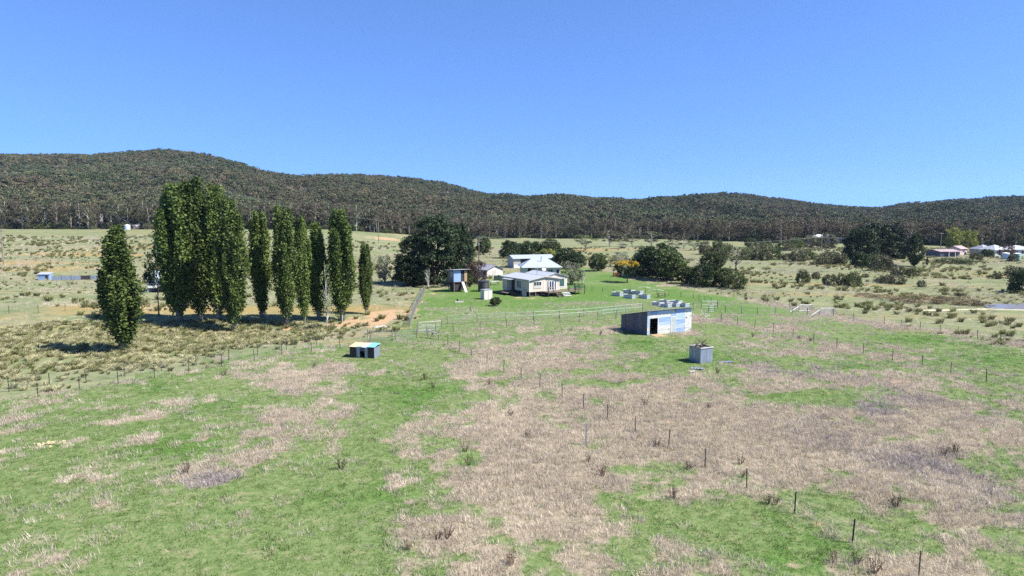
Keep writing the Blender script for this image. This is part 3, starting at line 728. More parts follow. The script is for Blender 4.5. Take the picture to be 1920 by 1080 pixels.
# trees around the houses
tree_px("plum_tree", 893, 533, 486, 40, "purple-leaved plum tree behind the round dark tank", name="plum_tree")
tree_px("round0", 874, 542, 508, 26, "leafy shrub beside the stilt hut", "shrub", name="shrub")
tree_px("round1", 906, 478, 440, 28, "brown-green tree behind the power pole", name="broadleaf_tree")
tree_px("darktree1", 955, 484, 449, 38, "dark rounded tree behind the left end of the farm shed", name="broadleaf_tree")
tree_px("darktree2", 997, 482, 450, 46, "dark spreading tree behind the middle of the farm shed", name="broadleaf_tree")
tree_px("round2", 1030, 482, 447, 40, "olive tree behind the right end of the farm shed", name="broadleaf_tree")
tree_px("lime_bush", 1025, 489, 465, 42, "yellow-green bush between the farm shed and the hip-roofed house", "bush", name="bush")
tree_px("darktree0", 1062, 503, 463, 56, "dense dark dome-shaped tree behind the hip-roofed house", name="broadleaf_tree")
tree_px("pale_tree", 1071, 533, 487, 48, "grey-green many-stemmed tree at the cottage's side", name="broadleaf_tree")
tree_px("dead_gum", 1092, 532, 500, 20, "bare twiggy small tree by the cottage lawn", name="bare_tree")
tree_px("round1", 1121, 508, 473, 34, "round olive tree at the top of the lawn", name="broadleaf_tree")
tree_px("pale_tree", 1163, 500, 470, 36, "pale wispy tree behind the golden-topped tree", name="wispy_tree")
tree_px("darktree1", 1232, 520, 454, 86, "large dark bushy tree beside the golden-topped tree", name="broadleaf_tree")
tree_px("darktree2", 1205, 514, 470, 50, "dark tree tucked behind the golden-topped tree's crown", name="broadleaf_tree")
tree_px("round1", 1255, 526, 466, 58, "olive bushy tree shouldering the largest lawn-side tree", name="broadleaf_tree")
tree_px("darktree1", 975, 478, 455, 34, "low dark tree peeping over the farm shed roof", name="broadleaf_tree")
tree_px("darktree2", 1082, 498, 470, 30, "small dark tree right of the dome-shaped tree", name="broadleaf_tree")
tree_px("round0", 1262, 524, 470, 46, "olive tree leaning out of the large dark tree's side", name="broadleaf_tree")
tree_px("round2", 1287, 532, 498, 40, "low olive tree along the lawn fence next to the dark one", name="broadleaf_tree")
tree_px("darktree2", 1318, 537, 492, 50, "dark low tree on the lawn fence between two olive trees", name="broadleaf_tree")
tree_px("round1", 1357, 538, 500, 38, "olive shrub tree at the end of the lawn fence trees", name="broadleaf_tree")
tree_px("scrub1", 1379, 542, 510, 40, "low spreading grey bush closing the row of lawn fence trees", "bush", name="bush")
tree_px("gum_spread", 1380, 507, 457, 58, "spreading gum with bare forked trunk in the open paddock", name="gum_tree")
tree_px("round2", 1335, 510, 470, 44, "brown-green shrubby tree left of the spreading gum", name="broadleaf_tree")
g = tree_px("golden_tree", 1176, 530, 489, 46, "flat-topped tree with golden flowering crown on the lawn", name="golden_tree")
def golden_top(t, key):
    """bright new growth over the upper crown"""
    r = np.random.default_rng(501)
    n = 1500; a = r.random(n) * 6.283; rd = 3.3 * np.sqrt(r.random(n))
    z = 5.5 - 0.05 * rd ** 2 + r.normal(0, .16, n) + 0.35 * np.sin(a * 5) * (rd / 3.3)
    P = np.stack([rd * np.cos(a), rd * np.sin(a), z], -1)
    v, f = leaves(P, 0.3 * (0.6 + 0.8 * r.random(n)), 502)
    me = np_mesh(key, v, f, r.random(n)); me.materials.append(L_yellow)
    o = link("golden_leaves", me, t); o['label'] = "golden yellow upper leaves"
golden_top(g, "golden_leaves")
tree_px("round0", 929, 574, 555, 22, "small round clipped tree on the lawn near the garden shed", name="garden_tree")
tree_px("sapling", 885, 588, 566, 10, "tiny thin sapling on the lawn below the garden shed", name="sapling")

# gums and scrub over the middle distance
MID = [("gum_spread", 1098, 470, 437, 42), ("gum2", 1143, 462, 428, 36), ("gum0", 1166, 466, 440, 26), ("gum4", 1185, 463, 430, 34), ("gum2", 1222, 462, 430, 36), ("gum1", 1262, 468, 434, 34), ("gum0", 1282, 466, 436, 30), ("gum_spread", 1303, 470, 448, 28)]
for f, px, b, t, w in MID:
    tree_px(f, px, b, t, w, "grey-green gum standing out on the open grass before the forest edge", group="gums before the forest edge", name="gum_tree")
SCR = [(1322, 477, 22, 20), (1345, 480, 24, 24), (1358, 478, 30, 18), (1350, 492, 24, 22), (1425, 488, 34, 22), (1445, 486, 40, 22), (1405, 487, 30, 20), (1475, 488, 16, 10), (1497, 490, 30, 18), (1512, 487, 26, 16),
       (1540, 497, 28, 14), (1556, 496, 34, 20), (1573, 497, 28, 18), (1505, 531, 22, 20), (1530, 523, 14, 11), (1557, 535, 26, 16), (1577, 535, 18, 18), (1599, 537, 26, 22), (1622, 520, 12, 6), (1650, 508, 36, 24),
       (1685, 517, 26, 14), (1711, 519, 20, 14), (1673, 531, 44, 13), (1728, 538, 14, 10), (1470, 470, 30, 16), (1490, 466, 28, 16), (1520, 464, 34, 18), (1550, 466, 30, 22), (1437, 468, 22, 16), (1410, 464, 24, 14), (1830, 487, 20, 12), (1900, 490, 18, 11), (1868, 523, 16, 12), (1790, 494, 60, 8)]
SCRL = [(lambda x, y: x < 1400, "grey-olive scrub bush close beside the spreading gum", "scrub beside the spreading gum"),
        (lambda x, y: x > 1780, "small scrub bush on the mown grass below the far homestead", "scrub below the far homestead"),
        (lambda x, y: y > 500 and x < 1625, "olive scrub bush in the cluster above the white mesh panels", "scrub above the mesh panels"),
        (lambda x, y: y > 500, "rounded grey scrub bush on the grass below the slender conifer", "scrub below the conifer"),
        (lambda x, y: y < 475, "scrub bush on the grass below the far silver-roofed house", "scrub below the silver-roofed house"),
        (lambda x, y: x < 1480, "dense dark scrub bush right of the spreading gum", "scrub right of the spreading gum"),
        (lambda x, y: True, "scrub bush between the dense scrub and the dark cypress clump", "scrub before the cypress clump")]
for i, (px, b, w, h) in enumerate(SCR):
    lab, grp = next((l, g_) for c, l, g_ in SCRL if c(px, b))
    tree_px("scrub%d" % (i % 4), px, b, b - h * 1.3, w * 1.1, lab, "bush", grp, "scrub_bush")
tree_px("scrub1", 1640, 501, 477, 50, "large rounded yellow-olive bush below the dark cypress clump", "bush", name="bush")
tree_px("darktree1", 1612, 502, 470, 30, "dark bush squeezed against the rounded yellow-olive bush", "bush", name="bush")
tree_px("darktree2", 1915, 548, 502, 44, "dark bush on the creek bank above the pond", "bush", name="bush")
tree_px("scrub3", 1905, 522, 500, 40, "brown scrub bush on the bank behind the dark creek bush", "bush", name="bush")
for i, (px, b, w, h) in enumerate([(1660, 560, 60, 8), (1700, 566, 66, 9), (1740, 568, 60, 9), (1780, 570, 56, 9), (1815, 572, 50, 10), (1620, 556, 46, 7), (1842, 574, 40, 10), (1760, 562, 60, 8), (1800, 563, 60, 7), (1720, 558, 60, 7)]):
    tree_px("rush_clump", px, b, b - h, w, "rusty brown rush clump in the damp hollow before the pond", "rushes", "rushes in the damp hollow", "rush_clump")

# far right homestead trees
tree_px("macro0", 1614, 487, 422, 62, "dark cypress at the left of the big clump on the rise", name="cypress_tree")
tree_px("macro1", 1644, 485, 411, 76, "tallest dark cypress in the middle of the big clump on the rise", name="cypress_tree")
tree_px("macro0", 1675, 485, 420, 44, "dark cypress at the right of the big clump on the rise", name="cypress_tree")
tree_px("cypress1", 1714, 500, 430, 34, "slender dark green conifer standing clear of the cypress clump", name="conifer_tree")
tree_px("cypress1", 1738, 498, 481, 5, "tiny narrow conifer beside the slender conifer", name="conifer_tree")
tree_px("lime_tree", 1786, 473, 424, 30, "bright green tree behind the pink-roofed shed", name="broadleaf_tree")
tree_px("lime_tree", 1819, 473, 428, 26, "yellow-green tree at the end of the pink-roofed shed", name="broadleaf_tree")
tree_px("plum_tree", 1886, 484, 456, 26, "dark purple tree between the far white houses", name="plum_tree")
tree_px("darktree0", 1850, 482, 466, 22, "dark bush before the first far white house", "bush", name="bush")

# forest edge: trees whose trunks can be told apart
EDGE = "forest edge gums"
r = np.random.default_rng(61)
k = 0
for row, (dy, step) in enumerate([(2, 12.5), (11, 14.5)]):
    px = -30.0 + row * 6
    while px < 1950:
        Y = float(forest_base(np.array(px))) + dy + r.normal(0, 5)
        x = U(px, Y)
        H = (11.5 + 5.0 * r.random()) * (1.1 if px < 800 else 0.9)
        f = "gum%d" % (r.integers(0, 6) if px < 720 else [1, 3, 4, 5][r.integers(0, 4)])
        if r.random() < 0.05 and row == 0: f = "dead_gum"
        lab = "bare white dead gum standing among the trees at the forest edge" if f == "dead_gum" else ("pale-trunked gum in the forest edge line above the left-hand paddock" if px < 720 else "grey-trunked gum in the forest edge line beyond the houses and open grass")
        place(f, x, Y, H * (0.62 if f == "dead_gum" else 1), (3.2 if f == "dead_gum" else 7.0 + 4 * r.random()), lab, "tree", "dead gums at the forest edge" if f == "dead_gum" else ("pale gums above the left paddock" if px < 720 else EDGE), "gum_tree")
        px += step * (0.5 + r.random()); k += 1

# the wooded hills behind
def forest_form(seed, wide):
    r = np.random.default_rng(seed)
    n = 13; C = np.stack([r.normal(0, wide, n), r.normal(0, wide, n), 5.2 + 5.6 * r.random(n)], -1)
    P = []; T = []
    for c in C:
        q = 26; d = r.normal(size=(q, 3)); d /= np.linalg.norm(d, axis=1)[:, None]
        P.append(c + d * (r.random((q, 1)) ** .4) * np.array([1.7, 1.7, 1.0])); T.append(np.clip(.5 * r.random() + .5 * r.random(q), 0, 1))
    P = np.concatenate(P); T = np.concatenate(T)
    v, f = leaves(P, 1.15 * (0.6 + 0.8 * r.random(len(P))), seed + 5, 0.55)
    mb = MB(); mb.tube([(0, 0, -1), (0.2 * r.normal(), 0.2 * r.normal(), 4), (0.5 * r.normal(), 0.4 * r.normal(), 8.5)], [.28, .2, .07], 5, cap=False)
    for c in C[:4]: mb.tube([(0, 0, 4.5), c], [.12, .03], 4, cap=False)
    nv = len(v); tv = np.array(mb.v); tf = np.array(mb.f) + nv
    me = np_mesh("forest_tree", np.concatenate([v, tv]), [f, tf], np.concatenate([T, np.zeros(len(tf))]))
    me.materials.append(M_forest); me.materials.append(B_grey)
    mi = np.zeros(len(f) + len(tf), np.int32); mi[len(f):] = 1; me.polygons.foreach_set("material_index", mi)
    return me
def forest_leaf_mat():
    m = bpy.data.materials.new("forest_leaves"); N, L, P = nodes_of(m)
    P.inputs["Roughness"].default_value = 0.75; P.inputs["Specular IOR Level"].default_value = 0.15
    oi = N.new("ShaderNodeObjectInfo"); r = N.new("ShaderNodeValToRGB"); e = r.color_ramp.elements
    stops = [(0, (0.06, 0.075, 0.04)), (.25, (0.10, 0.108, 0.058)), (.45, (0.125, 0.12, 0.07)), (.6, (0.085, 0.105, 0.066)), (.78, (0.15, 0.12, 0.08)), (.9, (0.17, 0.16, 0.088)), (1, (0.12, 0.105, 0.092))]
    while len(e) < len(stops): e.new(.5)
    for i, (p, c) in enumerate(stops): e[i].position = p; e[i].color = c + (1,)
    L.new(oi.outputs["Random"], r.inputs["Fac"])
    at = N.new("ShaderNodeAttribute"); at.attribute_name = "tint"
    mr = N.new("ShaderNodeMapRange"); mr.inputs["To Min"].default_value = .55; mr.inputs["To Max"].default_value = 1.5
    L.new(at.outputs["Fac"], mr.inputs["Value"])
    hv = N.new("ShaderNodeHueSaturation"); L.new(mr.outputs[0], hv.inputs["Value"]); L.new(r.outputs[0], hv.inputs["Color"])
    geo = N.new("ShaderNodeNewGeometry"); nz = N.new("ShaderNodeTexNoise"); nz.inputs["Scale"].default_value = 0.009; nz.inputs["Detail"].default_value = 4
    L.new(geo.outputs["Position"], nz.inputs["Vector"])
    rp = N.new("ShaderNodeValToRGB"); rp.color_ramp.elements[0].position = .38; rp.color_ramp.elements[1].position = .62
    rp.color_ramp.elements[0].color = (.78, .95, .82, 1); rp.color_ramp.elements[1].color = (1.0, .92, .86, 1)
    L.new(nz.outputs["Fac"], rp.inputs["Fac"])
    mu = N.new("ShaderNodeMix"); mu.data_type = 'RGBA'; mu.blend_type = 'MULTIPLY'; mu.inputs["Factor"].default_value = 1
    L.new(hv.outputs[0], mu.inputs["A"]); L.new(rp.outputs[0], mu.inputs["B"])
    L.new(mu.outputs["Result"], P.inputs["Base Color"])
    return m
M_forest = forest_leaf_mat()
fv = [forest_form(300 + i, 1.4 + 0.25 * (i % 3)) for i in range(7)]
n = 230000
y = np.sqrt(rng.random(n) * (1560 ** 2 - 330 ** 2) + 330 ** 2); x = (rng.random(n) * 2 - 1) * 0.9 * y
u = 960 + FPX * x / y
s = (y - forest_base(u) - 12) / (ridge_dist(u) + 45 - forest_base(u))
ok = (s > 0) & (s < 1) & (fbm(x, y, 60.0, 3, 41) + 0.25 * rng.random(n) > 0.44)
x, y = x[ok], y[ok]
sc = 0.36 + 0.62 * rng.random(len(x)) ** 2.4
scatter("forest", "grey-green eucalypt forest covering the hills", np.stack([x, y, height(x, y) - 0.2], -1), sc, fv, tilt=0.05)

# undergrowth along the forest edge
n = 4200
px = 2010 - rng.random(n) ** 1.5 * 2100; yy = forest_base(px) + rng.random(n) * 46 - 2
xx = (px - 960) / FPX * yy
und = [FORMS["scrub%d" % i][1] for i in range(4)]
scatter("undergrowth", "low scrub filling the ground beneath the forest edge", np.stack([xx, yy, height(xx, yy) - 0.1], -1), 0.45 + 1.3 * rng.random(n) ** 1.5, und, tilt=0.05)

# ------------------------------------------------------------------ buildings
W_cream = mat("cream_weatherboard", (0.52, 0.45, 0.36), .7, 0, .06, 1.5)
W_white = mat("white_paint", (0.72, 0.71, 0.68), .5, 0, .05, 2)
W_grey = mat("grey_cladding", (0.42, 0.40, 0.37), .8, 0, .1, 1.2)
W_pale = mat("pale_wall", (0.55, 0.53, 0.48), .7, 0, .08, 1.4)
W_dark = mat("dark_sheet_and_shade", (0.035, 0.033, 0.035), .9, 0, .2, 2)  # near-black: shade of recesses and underfloor put into colour; also dark sheets
W_green = mat("dark_green_paint", (0.03, 0.055, 0.04), .6, 0, .2, 4)
W_blackpost = mat("black_post", (0.025, 0.024, 0.024), .7, 0, .3, 5)
W_timber = mat("bare_timber", (0.34, 0.24, 0.14), .85, 0, .25, 5, .3)
W_oldtimber = mat("weathered_timber", (0.15, 0.115, 0.085), .9, 0, .3, 5, .4)
W_conc = mat("concrete", (0.45, 0.42, 0.38), .9, 0, .15, 3, .3)
W_gal = mat("galvanised_pipe", (0.33, 0.36, 0.40), .4, .6, .1, 6)
R_zinc = corrugated("zinc_roof", (0.45, 0.46, 0.47), 0, .4, .25, .07)
R_zincy = corrugated("zinc_roof_side", (0.45, 0.46, 0.47), 1, .4, .25, .07)
R_blue = corrugated("pale_blue_roof", (0.40, 0.44, 0.48), 0, .4, .2, .07)
R_pink = corrugated("faded_red_roof", (0.34, 0.25, 0.25), 0, .6, .1, .12)
R_grey = corrugated("grey_roof", (0.30, 0.29, 0.32), 0, .5, .2, .12)
C_navy = corrugated("shaded_navy_iron", (0.075, 0.085, 0.125), 0, .5, .3, .25)  # navy deepened: shade of the shed's unlit side is put into the colour
C_navyy = corrugated("shaded_navy_iron_side", (0.075, 0.085, 0.125), 1, .5, .3, .25)
C_navyz = corrugated("rusty_shaded_navy_iron", (0.10, 0.105, 0.14), 1, .55, .2, .3, rust=.3)
C_b1 = corrugated("blue_white_iron", (0.40, 0.49, 0.62), 2, .45, .25, .22, .12)
C_b2 = corrugated("pale_blue_iron", (0.27, 0.38, 0.58), 2, .45, .25, .25, .12)
C_b3 = corrugated("cream_streaked_iron", (0.56, 0.55, 0.50), 2, .5, .2, .2, .12, .15)
C_gal = corrugated("galvanised_sheet", (0.27, 0.31, 0.38), 0, .4, .45, .22, .1)
C_galy = corrugated("galvanised_sheet_side", (0.25, 0.29, 0.36), 1, .4, .45, .22, .1)
C_galz = corrugated("galvanised_bed", (0.40, 0.44, 0.50), 2, .4, .4, .12, .08)
C_black = corrugated("black_iron", (0.022, 0.024, 0.03), 0, .5, .3, .3)
C_tank = corrugated("dark_tank", (0.05, 0.048, 0.052), 2, .5, .2, .3, .16)
C_cream = corrugated("cream_shed_steel", (0.60, 0.55, 0.48), 0, .5, .1, .06, .2)
C_creamy = corrugated("cream_shed_steel_side", (0.60, 0.55, 0.48), 1, .5, .1, .06, .2)
def glass_mat(name, col):
    m = mat(name, col, .08, 0, .15, 1.0, spec=.6); return m
G_dark = glass_mat("window_glass", (0.03, 0.04, 0.055))
G_green = glass_mat("green_window_glass", (0.05, 0.10, 0.09))
G_blue = glass_mat("blue_window_glass", (0.035, 0.05, 0.09))

class Face:
    """a wall plane: s along it, d outward from it, z up"""
    def __init__(s, side, at): s.side, s.at = side, at
    def box(s, mb, s0, s1, d0, d1, z0, z1):
        a = s.at
        if s.side == 'front': return mb.box(s0, s1, a - d1, a - d0, z0, z1)
        if s.side == 'back': return mb.box(s0, s1, a + d0, a + d1, z0, z1)
        if s.side == 'left': return mb.box(a - d1, a - d0, s0, s1, z0, z1)
        return mb.box(a + d0, a + d1, s0, s1, z0, z1)
def window(par, F, s0, s1, z0, z1, fm, gm, name="window", mull=1, fw=.06, sill=False):
    w = MB(); e = .05
    F.box(w, s0, s1, .003, e, z1 - fw, z1); F.box(w, s0, s1, .003, e, z0, z0 + fw)
    F.box(w, s0, s0 + fw, .003, e, z0 + fw, z1 - fw); F.box(w, s1 - fw, s1, .003, e, z0 + fw, z1 - fw)
    for k in range(1, mull):
        c = s0 + (s1 - s0) * k / mull; F.box(w, c - fw / 2, c + fw / 2, .003, e, z0 + fw, z1 - fw)
    o = w.build(name, fm, par)
    for k in range(mull):
        a = s0 + (s1 - s0) * k / mull; b = s0 + (s1 - s0) * (k + 1) / mull
        q = MB(); F.box(q, a + fw * (1 if k == 0 else .5), b - fw * (1 if k == mull - 1 else .5), .004, .018, z0 + fw, z1 - fw); q.build("pane", gm, o)
    if sill:
        q = MB(); F.box(q, s0 - .05, s1 + .05, .003, .1, z0 - .06, z0 - .002); q.build("sill", fm, o)
    return o
def gable_wall(mb, x0, x1, y0, y1, z0, ze, zr):
    """walls of a gabled block, ridge along y, 12 cm below the roof line"""
    xm = (x0 + x1) / 2
    mb.prism([(x0, z0), (x1, z0), (x1, ze), (xm, zr), (x0, ze)], y0, y1)
def gable_roof(par, m, x0, x1, y0, y1, ze, zr, ov=.3, th=.07):
    xm = (x0 + x1) / 2; sl = (zr - ze) / (xm - x0); zo = ze - sl * ov
    q = MB(); q.prism([(x0 - ov, zo + .03), (xm, zr + .03), (xm, zr + .03 + th), (x0 - ov, zo + .03 + th)], y0 - ov, y1 + ov); a = q.build("roof_slope", m, par)
    q = MB(); q.prism([(xm + .004, zr + .03), (x1 + ov, zo + .03), (x1 + ov, zo + .03 + th), (xm + .004, zr + .03 + th)], y0 - ov, y1 + ov); b = q.build("roof_slope", m, par)
    q = MB(); q.prism([(xm - .14, zr + .06), (xm + .14, zr + .06), (xm, zr + .16)], y0 - ov - .01, y1 + ov + .01); q.build("ridge_cap", m, par)
    return a, b
def hip_roof(par, m, x0, x1, y0, y1, ze, zr, ov=.4, inset=None):
    ins = inset or (y1 - y0) / 2; ym = (y0 + y1) / 2; X0, X1, Y0, Y1 = x0 - ov, x1 + ov, y0 - ov, y1 + ov
    A = [(X0, Y0, ze), (X1, Y0, ze), (X1, Y1, ze), (X0, Y1, ze)]; R = [(x0 + ins, ym, zr), (x1 - ins, ym, zr)]
    t = .06
    for pts in ([A[0], A[1], R[1], R[0]], [A[1], A[2], R[1]], [A[2], A[3], R[0], R[1]], [A[3], A[0], R[0]]):
        n = len(pts); v = pts + [(a, b, c - t) for a, b, c in pts]
        q = MB(); q.add(v, [tuple(range(n)), tuple(range(2 * n - 1, n - 1, -1))] + [(i, i + n, (i + 1) % n + n, (i + 1) % n) for i in range(n)]); q.build("roof_slope", m, par)
    q = MB()
    F = .13
    q.box(X0, X1, Y0 - .03, Y0 - .003, ze - F, ze - .004).box(X0 - .03, X0 - .003, Y0, Y1, ze - F, ze - .004).box(X1 + .003, X1 + .03, Y0, Y1, ze - F, ze - .004)
    q.build("gutter", W_white, par)
    q = MB(); q.tube([(X0, Y0, ze + .02), R[0], R[1], (X1, Y0, ze + .02)], .05, 5).tube([(X0, Y1, ze + .02), R[0]], .05, 5).tube([(X1, Y1, ze + .02), R[1]], .05, 5); q.build("ridge_cap", m, par)

# --- cottage with deck
cx, cy, cz = 3.45, 135.0, gz(6, 139)
YAW = math.radians(33)
cot = thing("cottage", "cream weatherboard cottage on stumps with a timber deck and french doors", "house", (cx, cy, cz), YAW)
FL = .9
q = MB(); gable_wall(q, 0, 7.4, 0, 10, FL, 3.3, 3.85); q.build("wall", W_cream, cot)
q = MB(); gable_wall(q, 4.2, 10.3, 1.25, 9, FL, 3.42, 4.2)
q.build("wing_wall", W_cream, cot)
gable_roof(cot, R_zincy, 0, 7.4, 0, 10, 3.35, 3.9, .35)
gable_roof(cot, R_zincy, 4.2, 10.3, 1.25, 9, 3.47, 4.26, .3)
sk = MB()
for i in range(6):
    for j in range(4): sk.box(.1 + i * 1.44 if i else .1, .1 + i * 1.44 + .16, .1 + j * 3.1, .1 + j * 3.1 + .16, -.3, FL)
sk.build("stumps", W_oldtimber, cot)
q = MB(); q.box(.35, 7.2, .4, 9.6, -.2, FL - .01); q.build("underfloor_shade", W_dark, cot)  # solid dark box; the shade beneath the floor is put into its colour
FA = Face('front', 0); LA = Face('left', 0); FB = Face('front', 1.25)
q = MB(); FA.box(q, -.02, .12, .002, .045, FL, 3.3); FA.box(q, 7.28, 7.42, .002, .045, FL, 3.3); FA.box(q, 3.5, 3.6, .002, .04, FL, 3.7); LA.box(q, -.02, .12, .002, .045, FL, 3.3); q.build("corner_trim", W_white, cot)
# barge boards
for s in (0, 1):
    a = (-.36, 3.19) if s == 0 else (3.7, 3.80); b = (3.7, 3.80) if s == 0 else (7.76, 3.19)
    q = MB(); q.prism([a, b, (b[0], b[1] + .2), (a[0], a[1] + .2)], -.40, -.355); q.build("barge_board", W_grey, cot)
w = window(cot, FA, 1.0, 2.95, 2.05, 2.95, W_white, G_dark, mull=3)
q = MB(); FA.box(q, 1.0, 2.95, .01, .06, 1.55, 2.0); q.build("window_panel", W_grey, cot)
d = window(cot, FA, 4.35, 4.75, FL + .05, 2.95, W_white, G_blue, "sidelight", 1)
d = window(cot, FA, 4.78, 6.12, FL + .05, 2.95, W_white, G_blue, "french_door", 2, .12)
d = window(cot, FA, 6.15, 6.6, FL + .05, 2.95, W_white, G_blue, "sidelight", 1)
window(cot, FB, 7.75, 9.75, FL + .45, 3.2, W_white, G_green, "window", 1, .1)
q = MB(); FB.box(q, 10.16, 10.32, .003, .05, FL, 3.4); q.build("corner_trim", W_white, cot)
window(cot, LA, 2.9, 4.5, FL + .35, 2.95, W_white, G_blue, mull=3)
window(cot, LA, 8.3, 9.5, FL + .1, 2.95, W_grey, G_dark, mull=1)
q = MB(); LA.box(q, 5.3, 6.4, .004, .03, FL, 2.95); q.build("door_shade_panel", W_dark, cot)  # flat dark panel on the wall; the recess's shade is painted in its colour
q = MB(); q.box(-1.1, -.003, 6.5, 8.1, FL - .2, 3.0); q.build("porch_room", W_cream, cot)
q = MB(); q.hexa([(-1.3, 5.0, 3.03), (.0, 5.0, 3.15), (.0, 8.3, 3.15), (-1.3, 8.3, 3.03)], [(-1.3, 5.0, 3.09), (.0, 5.0, 3.21), (.0, 8.3, 3.21), (-1.3, 8.3, 3.09)]); q.build("porch_roof", R_zinc, cot)
ld = MB().box(-2.6, -.01, 4.4, 8.6, .42, .5).build("side_porch", W_oldtimber, cot)
for i in range(2): MB().box(-1.6, -1.2 + .2 * i, 2.6 + 0 * i, 4.35, .12 + .2 * i, .18 + .2 * i).build("step", W_oldtimber, ld)
MB().box(-.45, -.01, 1.0, 2.0, -.1, FL + .25).build("meter_box", W_grey, cot)
q = MB(); q.tube([(5.4, 5, 3.9), (5.4, 5, 5.0)], .07, 8).tube([(5.4, 5, 5.0), (5.4, 5, 5.08)], .12, 8); q.build("flue", W_gal, cot)
deck = MB().box(3.0, 12.4, -2.3, -.06, FL - .14, FL - .02).build("deck", W_oldtimber, cot)
MB().box(10.4, 12.4, -.05, 1.2, FL - .14, FL - .022).build("deck_wing", W_oldtimber, deck)
for px_ in (3.1, 4.3, 8.2, 9.9, 12.3): MB().box(px_ - .06, px_ + .06, -2.28, -2.16, -.2, FL + 1.0).build("post", W_blackpost, deck)
for yy in (-.3, 1.1): MB().box(12.22, 12.34, yy - .06, yy + .06, -.2, FL + 1.0).build("post", W_blackpost, deck)
for z_ in (.5, .95):
    MB().box(8.27, 12.22, -2.26, -2.18, FL + z_ - .05, FL + z_ + .05).build("rail", W_green, deck)
    MB().box(12.25, 12.31, -2.1, 1.0, FL + z_ - .05, FL + z_ + .05).build("rail", W_green, deck)
    MB().box(3.17, 4.23, -2.26, -2.18, FL + z_ - .05, FL + z_ + .05).build("rail", W_timber, deck)
for i in range(3): MB().box(6.2, 8.1, -2.62 - .32 * i, -2.34 - .32 * i, FL - .32 - .26 * i, FL - .25 - .26 * i).build("stair_tread", W_white, deck)
q = MB()
for s_ in (0, 1): q.hexa([(4.5 + s_ * 1.1, -3.7, -.1), (4.6 + s_ * 1.1, -3.7, -.1), (4.6 + s_ * 1.1, -2.35, FL - .25), (4.5 + s_ * 1.1, -2.35, FL - .25)], [(4.5 + s_ * 1.1, -3.7, .1), (4.6 + s_ * 1.1, -3.7, .1), (4.6 + s_ * 1.1, -2.35, FL - .02), (4.5 + s_ * 1.1, -2.35, FL - .02)])
q.build("stair_stringer", W_blackpost, deck)
for i in range(4): MB().box(4.61, 5.59, -2.7 - .3 * i, -2.42 - .3 * i, FL - .25 - .21 * i, FL - .2 - .21 * i).build("stair_tread", W_oldtimber, deck)
def local(t, x, y, z=0.0):
    a = t.rotation_euler[2]; c, s = math.cos(a), math.sin(a)
    return t.location[0] + c * x - s * y, t.location[1] + s * x + c * y, t.location[2] + z
b = thing("deck_bench", "dark green slatted bench standing at the end of the cottage deck", "bench", local(cot, 10.6, -1.5, FL - .02), YAW)
for k in range(3): MB().box(0, 1.4, .12 * k, .12 * k + .1, .42, .46).build("slat", W_green, b)
for k in range(3): MB().box(0, 1.4, .42, .46, .52 + .13 * k, .62 + .13 * k).build("slat", W_green, b)
for sx in (.05, 1.3):
    MB().box(sx, sx + .06, .02, .08, 0, .415).build("leg", W_blackpost, b); MB().box(sx, sx + .06, .465, .52, 0, .9).build("leg", W_blackpost, b)

# --- hip-roofed house behind
hy = 165.0; hx = U(982, hy)
hs = thing("hip_roofed_house", "pale house with a light blue hipped roof and shaded verandah behind the cottage", "house", (hx, hy, gz(hx + 4, hy)), math.radians(6))
q = MB(); q.box(2.6, 9.0, .0, 7.5, .0, 3.25).box(0, 1.0, .0, 7.5, 0, 3.25).box(1.0, 2.6, 2.2, 7.5, 0, 3.25); q.build("wall", W_pale, hs)
MB().box(1.02, 2.58, 2.12, 2.19, .05, 3.2).build("verandah_shade", W_dark, hs)  # dark sheet over the pale wall, painting in the verandah's shade
hip_roof(hs, R_blue, 0, 9.0, 0, 7.5, 3.3, 5.15, .5, 2.5)
FH = Face('front', 0)
window(hs, FH, 5.9, 7.2, 1.5, 2.75, W_white, G_blue, mull=2); window(hs, FH, 8.0, 8.8, 1.4, 2.75, W_white, G_blue, mull=1); window(hs, FH, 3.4, 4.2, .4, 2.7, W_white, G_dark, "door")
MB().box(2.0, 2.1, -.02, .08, 0, 3.2).build("verandah_post", W_white, hs)
q = MB(); q.tube([(4.6, 2.2, 4.2), (4.6, 2.2, 5.6)], .1, 8).tube([(4.6, 2.2, 5.6), (4.6, 2.2, 5.72)], .16, 8); q.build("flue", W_gal, hs)
q = MB(); q.tube([(4.9, -.35, 2.9), (4.9, -.45, 2.75), (4.9, -.6, 2.85)], [.03, .45, .5], 10); q.build("satellite_dish", W_white, hs)

# --- farm shed behind
sx_, sy_, sz_ = G(963, 503)
sh = thing("farm_shed", "long pale farm shed with blue-grey gable roof and a dark open bay", "shed", (sx_, sy_, sz_), math.radians(16))
q = MB(); q.box(0, 2.2, 0, .1, 0, 2.85).box(0, 13, 6.9, 7.0, 0, 2.85).box(12.9, 13, .1, 6.9, 0, 2.85).box(6.6, 13, 0, .1, 0, 2.85); q.build("wall", W_grey, sh)
q = MB(); q.add([(0, .1, 0), (0, 6.9, 0), (0, 6.9, 2.85), (0, 3.5, 3.75), (0, .1, 2.85), (.1, .1, 0), (.1, 6.9, 0), (.1, 6.9, 2.85), (.1, 3.5, 3.75), (.1, .1, 2.85)], [(4, 3, 2, 1, 0), (5, 6, 7, 8, 9), (0, 1, 6, 5), (1, 2, 7, 6), (2, 3, 8, 7), (3, 4, 9, 8), (4, 0, 5, 9)]); q.build("gable_wall", W_grey, sh)
